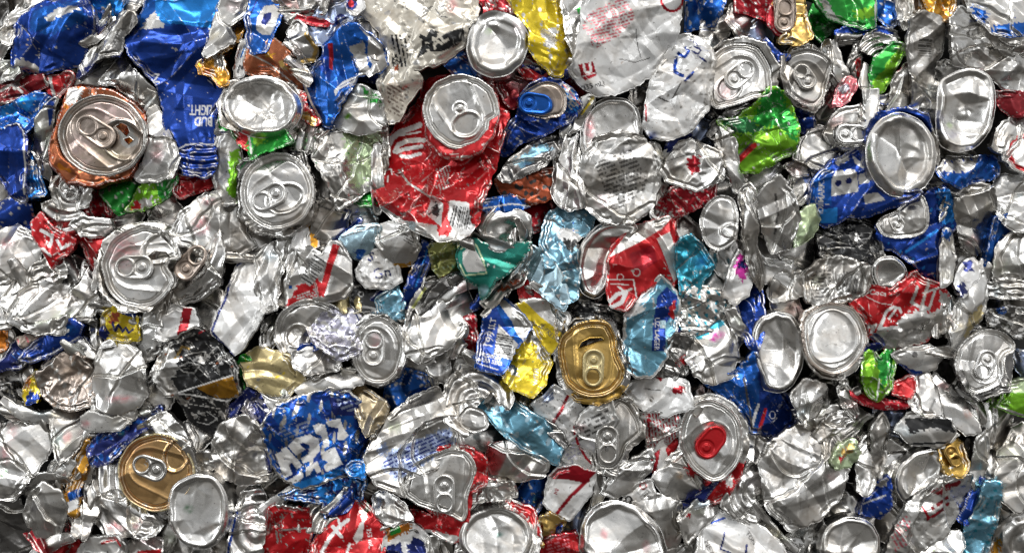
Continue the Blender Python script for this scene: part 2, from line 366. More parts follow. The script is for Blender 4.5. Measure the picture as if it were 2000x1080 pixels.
def B(poly, ink, dz=0, cr=.30, cs=42, fine=.12, folds=(), pleats=(), tilt=(0, 0), bow=None, arcs=(), pr=(), edge=4, drop=2.5, skirt=46, step=1.7, name='body', auto=None, grow=3.5, jag=2.0, lip=1.0, wear=1.0, rnd=0, pleat=0, kids=(), holes=()):
    """the wall of a can, crushed flat"""
    def make(rng, z):
        p = pts(poly) if isinstance(poly, str) else poly
        p = rounded(p, rnd) if rnd else p
        p = resample(p, max(24, min(150, int(np.hypot(*np.diff(np.vstack([p, p[:1]]), axis=0).T).sum() / 6))))
        p = p + np.c_[smooth_noise(p, 45, rng), smooth_noise(p, 45, rng)] * 1.8 + np.c_[smooth_noise(p, 15, rng), smooth_noise(p, 15, rng)] * jag
        ar = np.sum(p[:, 0] * np.roll(p[:, 1], -1) - p[:, 1] * np.roll(p[:, 0], -1)); t_ = np.roll(p, -1, 0) - np.roll(p, 1, 0)
        nr = np.c_[t_[:, 1], -t_[:, 0]] * np.sign(ar); p = p + grow * nr / np.maximum(1e-6, np.hypot(nr[:, 0], nr[:, 1]))[:, None]
        tl = tilt if tuple(tilt) != (0, 0) else (rng.uniform(-.38, .38), rng.uniform(-.26, .46))
        na = auto if auto is not None else int(np.clip(abs(ar) / 2 / 2600, 1, 7))
        cen = (p.min(0) + p.max(0)) / 2
        hol = [ (pts(q) if isinstance(q, str) else q) for q in holes]
        bare = ink in ('sil', 'dul', 'pwh'); stiff = rng.random() if bare else .8      # stiff smooth wall or crumpled foil
        c_, f_ = cr * (.45 + .65 * stiff), fine * (0 if stiff < .4 else stiff)
        reflection_dirt_spots = [] if not bare else [('spot', ('rose', 'pgr', 'ice', 'tan', 'lav', 'dirt')[rng.integers(6)], *(p[rng.integers(len(p))] * .6 + cen * .4), rng.uniform(10, 30), rng.uniform(8, 20), rng.uniform(.15, .45)) for _ in range(rng.integers(0, 3))]  # soft tints painted on bare walls as colour reflections, some plain dirt
        def hf(P, d):
            t = np.clip(1 - d / edge, 0, 1)
            h = relief(P, rng, c_, cs, folds, pleats, (0, 0), bow, arcs, cen, f_, na, min(4, 1 + na // 2) if ink in ('sil', 'dul', 'drk', 'pwh', 'dirt') else 0)
            A = np.c_[P - cen, np.ones(len(P))]; k = np.linalg.lstsq(A, h, rcond=None)[0]; h = h - A @ (k * [.75, .75, 1])
            h = 20 * np.tanh(h / 20) + (P - cen) @ np.array(tl)
            if lip:                                  # the cut or rolled edge stands up here and there
                m = sstep(.05, .5, smooth_noise(P, 110, rng, 3)) * lip
                h += m * (2.6 * np.exp(-((d - 2.6) / 1.6) ** 2) - 3.2 * np.exp(-((d - 8) / 3.0) ** 2) + 1.5 * np.exp(-((d - 14) / 2.4) ** 2))
            return h - drop * (1 - np.sqrt(np.maximum(0, 1 - t * t)))
        s = sheet(name, p, hf, lambda P, d: paint(P, d, ink, reflection_dirt_spots + list(pr), rng), rng, z + dz, step=step, skirt=skirt, wear=wear, pleat=pleat, holes=hol)
        s['kids'] = [k(rng, z + dz) for k in kids]
        return s
    return make

def T(x, y, ang, ln=60, wd_=36, ink='sil', dz=7, hole=.62, bend=0, tilt=(0, 0), solid=False, step=1.1):
    """a pull tab: x, y its middle, ang the way the finger hole points"""
    def make(rng, z):
        c, s_ = math.cos(math.radians(ang)), math.sin(math.radians(ang))
        p = stadium(x, y, ln, wd_, ang, 44, taper=.06)
        hx, hy = x + c * ln * .23, y + s_ * ln * .23
        rx_, ry_ = x - c * ln * .20, y - s_ * ln * .20
        hol = [] if solid else [ell(hx, hy, ln * .19 * hole / .62, wd_ * .30, ang, n=30)]
        def hf(P, d):
            e = 2.8; t = np.clip(1 - d / e, 0, 1)
            h = 3.2 * np.sqrt(np.maximum(0, 1 - t * t)) - 1.6 * sstep(3.5, 7.5, d)
            r = np.hypot(P[:, 0] - rx_, P[:, 1] - ry_) / wd_
            h += -2.2 * sstep(.36, .30, r) + 3.4 * sstep(.19, .12, r)
            u = ((P[:, 0] - x) * c + (P[:, 1] - y) * s_) / ln
            return h + bend * u * ln + (P[:, 0] - x) * tilt[0] + (P[:, 1] - y) * tilt[1]
        return sheet('pull_tab', p, hf, lambda P, d: paint(P, d, ink, (), rng), rng, z + dz, step=step, holes=hol, skirt=4, inset=0.1, wear=0)
    return make

def Ld(poly, ink='sil', dz=10, tab=None, mouth=None, R=None, tilt=(0, 0), folds=(), cr=.10, cs=44, fine=.03, pr=(), open_=None, skirt=16, step=1.6, name='lid', dome=0, ghost=None, holes=()):
    """a can end with its seam, groove, panel and pull tab"""
    def make(rng, z):
        p = pts(poly) if isinstance(poly, str) else poly
        p = resample(rounded(p, 2) if isinstance(poly, str) else p, 90); p = p + np.c_[smooth_noise(p, 60, rng), smooth_noise(p, 60, rng)] * 1.1 + np.c_[smooth_noise(p, 20, rng), smooth_noise(p, 20, rng)] * .3
        cen = (p.min(0) + p.max(0)) / 2
        Rr = R or float(np.sqrt(.5 * abs(np.sum(p[:, 0] * np.roll(p[:, 1], -1) - p[:, 1] * np.roll(p[:, 0], -1))) / math.pi))
        hol = [pts(q) if isinstance(q, str) else q for q in holes]
        tabs = [tab] if tab and not isinstance(tab, list) else (tab or [])
        def hf(P, d):
            d = near(P, p)[0]; u = d / Rr
            h = .05 * sstep(0, .02, u) - .025 * sstep(.04, .06, u)
            h += -.085 * sstep(.06, .10, u) + .06 * sstep(.14, .20, u)
            h = h * Rr
            for g in ([ghost] if ghost else []) + [dict(x=t['x'], y=t['y'], a=t['a'], l=t['l'] * 1.75, w=t['w'] * 1.55, o=-.30) for t in tabs]:
                c, s_ = math.cos(math.radians(g['a'])), math.sin(math.radians(g['a']))
                X = (P[:, 0] - g['x']) * c + (P[:, 1] - g['y']) * s_ - g.get('o', 0) * g['l'] * .6; Y = -(P[:, 0] - g['x']) * s_ + (P[:, 1] - g['y']) * c
                wy = g['w'] / 2 * (1.12 - .35 * X / g['l']); k = np.hypot(np.maximum(0, np.abs(X) - (g['l'] / 2 - g['w'] / 2)), Y * g['w'] / 2 / wy) / (g['w'] / 2)
                h += -.030 * Rr * sstep(1.10, .80, k) + (.022 if g is ghost else .010) * Rr * np.exp(-((k - 1.08) / .05) ** 2)
            for mth in ([mouth] if mouth else []):   # the scored mouth: x, y, radius x, radius y, turn, push
                mx, my, ax, ay, ro, push = mth; c, s_ = math.cos(math.radians(ro)), math.sin(math.radians(ro))
                X = ((P[:, 0] - mx) * c + (P[:, 1] - my) * s_) / ax; Y = (-(P[:, 0] - mx) * s_ + (P[:, 1] - my) * c) / ay; k = np.hypot(X, Y)
                h += -push * sstep(1.0, .86, k) * (1 - .55 * X) + .03 * Rr * np.exp(-((k - 1.1) / .07) ** 2)
            if ghost and not tabs and mouth:         # the bare rivet where the tab broke off
                r = np.hypot(P[:, 0] - ghost['x'], P[:, 1] - ghost['y']) / Rr; h += Rr * (.07 * sstep(.10, .05, r) + .03 * np.exp(-((r - .17) / .025) ** 2))
            return h + relief(P, rng, cr, cs, folds, (), tilt, None, (), cen, fine) * (.5 + .5 * np.clip(d / 10, 0, 1))
        s = sheet(name, p, hf, lambda P, d: paint(P, d, ink, pr, rng), rng, z + dz, step=step, holes=hol, skirt=skirt, inset=.15, wear=.4)
        s['kids'] = []
        for t in tabs:
            tz = float(hf(np.array([[t['x'], t['y']]]), np.array([Rr * .6]))[0])
            s['kids'].append(T(t['x'], t['y'], t['a'], t['l'], t['w'], t.get('ink', ink), dz=tz + t.get('dz', 5), tilt=t.get('tilt', tilt), bend=t.get('bend', 0), hole=t.get('hole', .62), solid=t.get('solid', False))(rng, z + dz))
        return s
    return make

def tb(x, y, a, l=62, w=38, **k): return dict(x=x, y=y, a=a, l=l, w=w, **k)

def Dm(poly, ink='sil', dz=8, tilt=(0, 0), depth=.20, cr=.16, cs=46, fine=.02, folds=(), pr=(), rim=.13, skirt=40, step=2.0, name='base', pleat=0):
    """the domed bottom of a can with its standing ring"""
    def make(rng, z):
        p = pts(poly) if isinstance(poly, str) else poly
        p = resample(rounded(p, 2) if isinstance(poly, str) else p, 90); p = p + np.c_[smooth_noise(p, 60, rng), smooth_noise(p, 60, rng)] * 1.1 + np.c_[smooth_noise(p, 20, rng), smooth_noise(p, 20, rng)] * .3
        cen = (p.min(0) + p.max(0)) / 2; hw = (p.max(0) - p.min(0)) / 2; Rr = float(np.sqrt(hw.prod()))
        def hf(P, d):
            u = d / Rr; k = np.hypot((P[:, 0] - cen[0]) / hw[0], (P[:, 1] - cen[1]) / hw[1])
            h = .15 * (sstep(-.02, rim, u) - 1) - .04 * sstep(rim * 1.25, rim * 1.75, u)
            h = h * Rr - depth * .75 * Rr * np.maximum(0, 1 - (k / .86) ** 2) * sstep(rim, rim * 2, u)
            return h + relief(P, rng, cr, cs, folds, (), tilt, None, (), cen, fine) * sstep(0, 14, d)
        return sheet(name, p, hf, lambda P, d: paint(P, d, ink, pr, rng), rng, z + dz, step=step, skirt=skirt, inset=-.05, wear=.3, pleat=pleat)
    return make

# ------------------------------------------------------------------ placing
THINGS = []
def can(label, z, *parts, name='crushed_can', cat='can', ref=None, group=None):
    z = z * 1.3
    rng = np.random.default_rng(zlib.crc32((label + str(len(THINGS))).encode()))
    sh = [p(rng, z) for p in parts]
    for i in range(1, len(sh)):                      # each part lies clear of the one beneath it
        for b in sh[:i]:
            Fb = b['front']; m = inside(Fb[:, :2], sh[i]['poly'])
            if m.sum() > 20:
                up = np.percentile(Fb[m, 2], 80) + b['z'] - (np.percentile(sh[i]['front'][:, 2], 8) + sh[i]['z'])
                if up > 0:
                    up = min(up, 14); sh[i]['z'] += up
                    for k in sh[i].get('kids', ()): k['z'] += up
                dd = near(Fb[m, :2], sh[i]['poly'])[0]; lim = sh[i]['z'] + sh[i]['front'][:, 2].min() - b['z'] - 3
                j = np.nonzero(m)[0]; zz = b['V'][j, 2]; b['V'][j, 2] = np.where(dd > 3, np.minimum(zz, lim), zz)
    allp = np.vstack([s['V'] for s in sh]); c = (allp.min(0) + allp.max(0)) / 2
    f = (CAMD - z * S) / CAMD; org = np.array([(c[0] - W0 / 2) * S * f, -z * S, (H0 / 2 - c[1]) * S * f])
    if len(sh) == 1 and not sh[0].get('kids'):
        sh[0]['name'] = name; root = to_object(sh[0], org, None)
    else:
        root = bpy.data.objects.new(name, None); scn.collection.objects.link(root); root.location = org; root.empty_display_size = .01
        for s in sh:
            o = to_object(s, org, root)
            for k in s.get('kids', ()): to_object(k, org, o)
    root['label'] = label; root['category'] = cat
    if group: root['group'] = group
    if ref: root['_ref'] = ref
    THINGS.append((root, c[:2], label))
    return root
# ------------------------------------------------------------------ the cans, roughly from the top left of the bale
can('glossy royal blue can crushed to a wedge, top left corner of the bale', -6, B('36,36 75,4 120,-12 165,-8 192,28 194,52 170,84 150,124 112,132 76,141 22,129 26,78', 'roy', cr=.42, cs=62, tilt=(.10, -.1), folds=((110, 60, 70, -.5, 8), (70, 40, -100, -.6, 5)), pr=[('rag', 'blu', '60,20 150,0 180,40 100,70 60,60'), ('rag', 'sil', '88,36 112,18 155,14 165,24 130,32 96,44', 3), ('rag', 'sil', '30,112 66,125 72,138 40,135 24,128', 4)]), ref='royal blue wedge')
can('narrow white can side folded along the left edge of the royal blue wedge', -16, B('8,78 12,44 30,10 58,-10 88,-8 52,24 36,38 28,96 16,88', 'pwh', cr=.3, cs=30, folds=((34, 30, 200, -.6),)))
can('dark crinkled foil scrap at the very top left edge', -22, B('-10,0 12,-6 14,30 8,76 -10,80', 'drk', fine=.5, cs=20))
can('azure blue can shoulder wedged between two bigger blue cans at the top', -20, B('160,-10 250,-10 234,34 208,50 194,62 168,38', 'azu', cr=.4, cs=30, pr=[('scuff', 'sil', .75, 30)]))
can('large blue can lying flat with upside-down white lettering and ribbed foot', -8, B('268,44 286,-12 430,-12 412,58 396,112 392,126 414,150 436,178 432,202 418,222 416,276 420,328 402,342 362,340 350,322 322,240 308,168 266,122 240,78', 'roy', cr=.26, cs=74, fine=.05, tilt=(0, -.05), folds=((300, 75, 250, -.55, 6), (385, 122, -30, -.4, 5), (400, 160, 150, .25, 20), (350, 140, 110, .35, 12)),
    pr=[('half', 'blu', 0, 62, 268), ('poly', 'azu', '300,-12 430,-12 412,56 300,44'), ('rag', 'sil', '300,20 324,56 272,58', 3), ('text', 'wht', 'LIGHT.', 389, 213, 28, 180, .03, .56), ('text', 'wht', 'BUD', 396, 236, 25, 180, .03, .70), ('text', 'wht', 'Z', 302, 152, 26, 175, .02),
        ('line', 'wht', '348,294 366,284 392,281 418,283', 3), ('line', 'wht', '352,328 372,338 398,336', 2), ('fine', 'azu', '310,0 420,0 410,30 310,24', 8, 0)], arcs=()), B('350,296 384,286 418,286 422,330 404,346 364,343', 'roy', dz=10, cr=.05, arcs=((392, 190, 15, 2.6),), cs=60, name='foot', skirt=20, pr=[('text', 'wht', 'ml', 372, 334, 12, 10)]), ref='large upside-down lettered blue can')
can('grey-brown scuffed can strip leaning right, @', -4, B('154,126 182,84 214,46 244,20 262,26 266,46 242,70 234,108 194,114 168,140 148,152', 'dul', cr=.3, cs=46, folds=((210, 80, 30, -.7, 4),), pr=[('half', 'drk', 222, 76, 30), ('half', 'nav', 205, 118, 70), ('fine', 'pwh', '215,50 240,60 225,95 205,90', 6, -60)]))
can('bare silver can folded into pointed flaps, @', -18, B('190,162 204,148 236,108 250,124 306,184 302,206 262,202 232,166', 'sil', cr=.5, cs=34, folds=((240, 150, 100, -.4),)))
can('dull silver crumpled can peeping out @', -26, B('226,164 262,158 304,184 312,230 286,234 250,200', 'dul', cr=.6, cs=26))
can('orange can facing out with dirty pinkish lid and grimy half-open mouth', 12,
    B('124,184 128,168 150,166 204,170 246,190 276,222 284,262 280,300 254,348 196,366 140,358 108,324 102,290 116,240', 'cop', dz=-14, jag=.6, lip=.3, grow=1, cr=.25, cs=34, pr=[('rag', 'sil', '120,170 160,166 150,200 126,210', 5), ('scuff', 'ora', .75, 50), ('scuff', 'rus', .9, 40), ('edge', 'rus', 5)], skirt=60, pleat=3),
    Ld(ell(200, 265, 88, 80, 10, [(40, .02, 30), (215, .02, 25)]), 'dirt', tab=tb(187, 257, 213, 86, 46, dz=4), mouth=(240, 274, 40, 34, 30, 3.5), tilt=(.04, .05), cr=.06, holes=['224,246 236,240 248,246 252,258 246,266 238,258', '240,272 252,268 260,274 250,282'],
       pr=[('spot', 'pink', 215, 215, 50, 26, .6), ('spot', 'pink', 160, 300, 40, 40, .6), ('spot', 'olv', 205, 300, 60, 20, .25), ('edge', 'dul', 9)]), ref='orange can')
can('folded silver shell with a blue sliver, just left of the orange can', -8, B('60,294 74,232 104,202 118,192 102,242 96,300 92,352 76,342', 'sil', cr=.3, cs=34, folds=((84, 280, 10, -.8, 5),), pr=[('poly', 'roy', '98,206 118,190 102,246 98,250'), ('spot', 'pink', 78, 310, 14, 30, .5)]))
can('azure crinkled blue can behind the left edge, above a flat blue sheet', -14, B('-10,230 4,206 40,194 74,178 106,194 102,214 70,238 52,262 40,250 -10,250', 'blu', cr=.5, cs=32, fine=.3, pr=[('rag', 'azu', '0,205 70,185 60,215 0,230'), ('scuff', 'sil', .85, 20)]))
can('flat royal blue can sheet standing at the left edge', -4, B('-10,250 34,242 50,268 54,300 52,396 26,388 -10,350', 'roy', cr=.35, cs=60, folds=((28, 320, 15, -.4, 8),), pr=[('edge', 'nav', 6), ('line', 'pwh', '46,256 52,300 50,380', 3)]))
can('blue and silver crinkled scrap under the folded silver shell', -24, B('52,300 68,250 76,330 90,380 60,390', 'azu', cr=.4, cs=24, fine=.3, pr=[('scuff', 'sil', .5, 30)]))
can('dark red and silver crumpled can at the left edge below the royal blue wedge', -20, B('-10,168 30,148 82,146 92,168 52,190 -10,208', 'mar', cr=.45, cs=32, pr=[('line', 'sil', '0,180 28,165 42,180', 5), ('scuff', 'dul', .6, 40)]))
can('red crushed can piece between the royal blue wedge and the orange can', -24, B('84,152 140,142 150,152 122,182 116,192 90,186', 'red', cr=.5, cs=28, pr=[('line', 'pwh', '96,150 104,186', 7)]))
can('white strip with small round marks at the left edge', -10, B('-10,122 24,120 42,140 26,152 -10,160', 'pwh', cr=.4, cs=26, pr=[('ring', 'blk', 4, 130, 6, 2), ('ring', 'blk', 20, 124, 5, 2)]))
can('plain white can wall curled up on the right side of the orange can', 2, B('282,214 298,202 322,244 352,308 342,346 302,354 268,352 262,344 284,312 293,262', 'pwh', cr=.4, cs=44, folds=((312, 290, -30, -.6, 6),), pr=[('spot', 'rose', 310, 300, 14, 20, .35)]))
can('lime and dark green can corner with a red mark, @', -12, B('244,412 262,384 288,352 338,334 346,350 326,384 292,402 268,410', 'lim', cr=.45, cs=28, pr=[('half', 'grn', 306, 370, -20), ('rag', 'pwh', '262,394 300,384 296,402 262,410', 4), ('rag', 'red', '252,412 264,390 276,404', 4), ('scuff', 'wht', .9, 30)]))
can('plain red can corner showing below the ribbed blue foot', -22, B('342,342 418,344 412,362 356,388 344,378', 'red', cr=.4, cs=30, pr=[('spot', 'mar', 360, 380, 40, 10, .6)]))
can('white can wall standing upright with a fold, at the top beside the large blue can', -4, B('434,-10 482,-10 476,22 446,50 456,80 406,114 400,108 416,52', 'pwh', cr=.3, cs=40, folds=((440, 40, 10, -.7, 4),)))
can('amber can folded in a zigzag under the white upright wall', -14, B('448,46 478,26 466,72 456,86 432,106 446,148 452,166 436,174 418,150 396,146 388,126 420,100 450,80', 'amb', cr=.4, cs=26, pr=[('line', 'sil', '452,46 456,84 400,116', 4), ('rag', 'sil', '416,108 440,106 444,140 424,130', 4), ('spot', 'rus', 408, 142, 14, 14, .8)]))
can('concave silver can bottom with a bright lower half, @', 6, B('428,206 446,164 512,142 570,166 598,220 590,258 566,276 440,250', 'sil', dz=-16, cr=.35, cs=30), Dm(ell(511, 208, 79, 62, 8, [(200, .03, 30), (330, .03, 20)]), dz=2, tilt=(0, .26), depth=.34, cr=.34, cs=32, fine=.15), ref='concave silver can bottom')
can('white and lime can side standing below the concave silver can bottom', -8, B('430,226 448,246 472,300 464,350 458,396 432,402 414,352 418,282', 'pwh', cr=.4, cs=40, folds=((446, 310, 0, -.5, 6),), pr=[('rag', 'lim', '448,300 470,290 462,395 446,380', 4), ('rag', 'grn', '430,226 450,246 446,262 428,250', 3)]))
can('red, white and green striped can piece below the concave silver can bottom', 14, B('444,232 500,250 546,246 574,276 552,288 520,296 494,312 486,296 450,264', 'grn', cr=.4, cs=34, pr=[('rag', 'red', '448,238 488,244 480,300 462,280', 5), ('rag', 'lim', '486,262 512,252 520,276 500,286', 4), ('line', 'wht', '480,246 492,300', 4), ('scuff', 'sil', .95, 30)]))
can('can with a black rim, round silver lid and crooked pull tab left of centre', 10, B('466,322 482,304 540,290 592,296 604,336 616,372 606,430 560,462 500,452 468,420', 'drk', dz=-14, cr=.2, cs=30, pr=[('half', 'sil', 540, 372, 90), ('line', 'blk', '470,320 500,300 590,296', 8), ('line', 'dgr', '470,330 484,310', 4)], pleat=3, skirt=60),
    Ld(ell(541, 374, 73, 77, 0, [(75, .03, 30), (250, .02, 30)]), 'sil', tab=tb(526, 385, 150, 72, 44), mouth=(556, 388, 34, 26, -20, 3), folds=((541, 338, 270, -.35, 3),), tilt=(.03, .10), pr=[('spot', 'sil', 541, 350, 60, 30, .9), ('spot', 'drk', 545, 430, 40, 8, .4)]), ref='crooked-tab lid')
can('blue can standing on end with a big pale letter D on its side', -2, B('482,38 490,-12 548,-12 550,20 530,74 522,106 500,110 488,88', 'blu', cr=.3, cs=46, pr=[('poly', 'pwh', '503,62 502,38 513,9 530,4 544,16 538,50 529,70 514,70'), ('poly', 'nav', '510,48 515,26 527,21 528,36 520,51'), ('poly', 'pwh', '526,-10 546,-10 540,0 524,-3'), ('line', 'nav', '486,40 500,-6', 3)]), ref='blue can with a letter D')
can('coppery brown can with a yellow leaf on its crumpled side', -8, B('480,122 488,96 504,106 522,100 530,72 560,94 586,126 590,160 580,182 560,162 526,142 484,148', 'cop', cr=.4, cs=38, fine=.15, folds=((535, 120, 60, -.4, 5),), pr=[('poly', 'amb', '518,104 524,98 530,108 542,106 534,112 536,120 528,114 522,116'), ('poly', 'gold', '545,122 552,118 556,130 566,132 554,138 548,132'), ('line', 'sil', '490,108 530,128 575,165', 3), ('spot', 'rus', 510, 135, 30, 12, .8)]), ref='coppery brown can')
can('white strip with dark script beside the coppery brown can', -6, B('456,152 466,92 482,74 488,128 472,150', 'wht', cr=.3, cs=24, pr=[('line', 'blk', '464,142 468,128 474,136 478,120 484,126', 4), ('line', 'azu', '470,112 478,90', 4), ('line', 'rus', '456,134 466,96', 4)]))
can('thin red and gold can edge below the coppery brown can', -10, B('566,178 590,178 602,212 626,240 614,248 590,228 570,204', 'red', cr=.5, cs=16, fine=.4, pr=[('rag', 'gold', '588,210 626,240 612,248 588,226', 3), ('scuff', 'wht', .6, 14)]))
can('bright blue can split open with a pale rim and striped white mark', 2, B('584,136 612,124 628,110 632,84 656,62 678,46 702,54 730,74 748,92 756,128 742,142 700,148 688,168 668,200 650,234 644,250 626,236 602,196 588,160', 'blu', cr=.40, cs=54, fine=.1, folds=((640, 110, 200, -.5, 5), (690, 100, 20, -.25, 8)),
    pr=[('poly', 'roy', '632,84 650,90 644,160 620,130'), ('poly', 'crim', '640,84 650,84 648,136 641,132'), ('rag', 'sil', '682,92 712,84 716,110 724,144 704,150 692,116', 3), ('poly', 'sil', '700,54 748,92 758,132 738,146 718,110 722,78'), ('poly', 'wht', '668,160 700,148 694,166 662,176 656,190 652,178'), ('line', 'roy', '664,170 696,154', 2), ('line', 'roy', '668,174 694,162', 2), ('line', 'cre', '586,140 592,170 606,200 626,236', 5)]), ref='split bright blue can')
can('bright white-silver can cheek at the right of the split bright blue can', -10, B('680,44 700,28 714,18 736,48 756,96 758,132 724,152 700,120 716,84', 'sil', cr=.4, cs=48, folds=((728, 90, 10, -.6, 8),)))
can('silver folded can with a gold inside edge, right of the letter D can', -8, B('556,84 562,58 580,40 596,52 602,76 620,94 614,116 586,122 574,98', 'sil', cr=.5, cs=26, folds=((588, 80, 30, -.6, 4),), pr=[('line', 'gold', '600,70 618,96 610,116 590,118', 9), ('spot', 'pink', 580, 100, 12, 14, .5)]))
can('smoky grey-blue clear crumpled piece near the top, @', -14, B('590,78 598,34 640,4 694,-10 696,38 660,52 646,86 620,88', 'sblu', cr=.4, cs=36, fine=.2, pr=[('scuff', 'drk', .5, 60), ('ring', 'nav', 665, 40, 9, 7)]))
can('bare silver crumpled can at the top edge between the letter D can and cream can', -18, B('560,24 578,-10 648,-10 632,28 596,38', 'sil', cr=.5, cs=26))
can('white strip with a navy oval badge at the top edge', -8, B('676,-10 704,-10 712,16 690,32 680,18', 'wht', cr=.3, cs=24, pr=[('dot', 'nav', 686, 8, 11, 15), ('dot', 'red', 686, 8, 5, 8)]))
can('cream white crumpled can with bold black lettering on a torn flap', 0, B('700,-12 930,-12 934,34 912,58 908,92 862,122 806,138 822,150 822,166 802,186 792,200 778,232 760,238 746,204 738,162 750,122 742,62 706,24', 'cre', cr=.42, cs=44, fine=.3, folds=((800, 60, 80, -.2, 8), (850, 100, 60, -.5, 5), (770, 120, 190, -.3, 6)),
    pr=[('scuff', 'sil', .8, 50), ('poly', 'blk', '814,118 820,100 842,58 858,66 852,82 876,66 906,58 908,76 892,92 862,104 834,104'), ('text', 'cre', 'PAL', 852, 86, 32, -32, .03, .9), ('text', 'blk', 'd', 832, 86, 40, -60, .05), ('fine', 'blk', '762,70 800,70 796,130 766,130', 8, 80), ('text', 'blk', 'EP', 772, 114, 9, 8), ('text', 'blk', 'NSTA', 776, 122, 9, 8), ('line', 'drk', '786,14 800,20 802,4', 2), ('line', 'drk', '812,8 820,16 818,40 828,46 838,14 846,12', 2), ('line', 'drk', '850,18 862,34 874,36', 2), ('rag', 'dul', '812,8 838,14 826,46 818,40', 2), ('spot', 'rose', 884, 14, 12, 18, .5), ('poly', 'rus', '770,130 776,126 778,136 770,138'), ('fine', 'dirt', '756,160 800,170 780,226 756,220', 7, 30)], edge=14), ref='cream white lettered can')
can('smooth rounded silver can bottom with a pale lime dot, top centre', 16, Dm('909,96 914,60 932,32 960,16 998,24 1026,44 1036,78 1022,122 992,148 952,152 922,134', dz=0, tilt=(.0, .18), depth=.10, cr=.30, cs=62, pr=[('spot', 'pgr', 954, 60, 8, 7, 1.0), ('spot', 'pink', 1016, 50, 16, 20, .5)], rim=.2, skirt=60), ref='smooth rounded silver can bottom')
can('bright yellow can peeling in flakes, hanging from the top edge', 4, B('986,-12 1098,-12 1102,40 1112,72 1120,110 1106,136 1092,150 1080,148 1058,126 1034,98 1036,60 1010,28', 'yel', cr=.36, cs=40, fine=.2, folds=((1075, 60, 20, -.3, 6), (1080, 100, 100, -.3, 5)), pr=[('scuff', 'sil', .80, 34), ('rag', 'sil', '1052,58 1090,52 1086,96 1070,100', 6), ('scuff', 'dul', 1.0, 22)]), ref='bright yellow can')
can('narrow silver can side pressed between the yellow can and the big white can', -6, B('1096,-12 1146,-12 1130,58 1122,112 1108,84', 'sil', cr=.3, cs=34, pr=[('rag', 'grn', '1126,14 1142,6 1132,30', 3)]))
can('large white can with a red square mark, fine pink print and mL lettering', 10, B('1140,-12 1332,-12 1328,40 1314,100 1292,130 1242,166 1202,184 1166,186 1138,166 1114,140 1126,100 1136,50', 'wht', cr=.30, cs=70, fine=.14, tilt=(-.03, -.04), folds=((1250, 60, 60, -.22, 10), (1150, 150, 130, -.4, 5), (1270, 110, 40, -.35, 6)),
    pr=[('fine', 'rose', '1136,54 1150,26 1218,-6 1240,36 1206,74 1160,98', 6, -14), ('poly', 'crim', '1129,128 1158,121 1166,148 1143,158 1136,150'), ('text', 'wht', 'U', 1148, 136, 26, -14, .05), ('line', 'wht', '1138,150 1162,143', 2), ('text', 'blk', '(355 mL)', 1158, 168, 13, -12, .02), ('ring', 'crim', 1312, 2, 21, 5), ('line', 'drk', '1242,58 1246,90 1252,112', 1.5), ('line', 'drk', '1210,116 1240,122 1270,112', 1.5), ('scuff', 'sil', 1.25, 30)], edge=16), ref='large white can')
can('small red can corner tucked below the bright yellow can', -12, B('1010,132 1040,106 1062,126 1082,150 1054,162 1026,150', 'red', cr=.4, cs=30, pr=[('text', 'wht', 'o', 1030, 128, 22, -40), ('half', 'mar', 1056, 140, 20)]))
can('dark maroon can wall in shade right of the big red can', -26, B('970,160 1000,146 1040,156 1030,190 1000,214 984,200', 'mar', cr=.3, cs=30, pr=[('spot', 'pink', 1016, 162, 20, 12, .5)]))
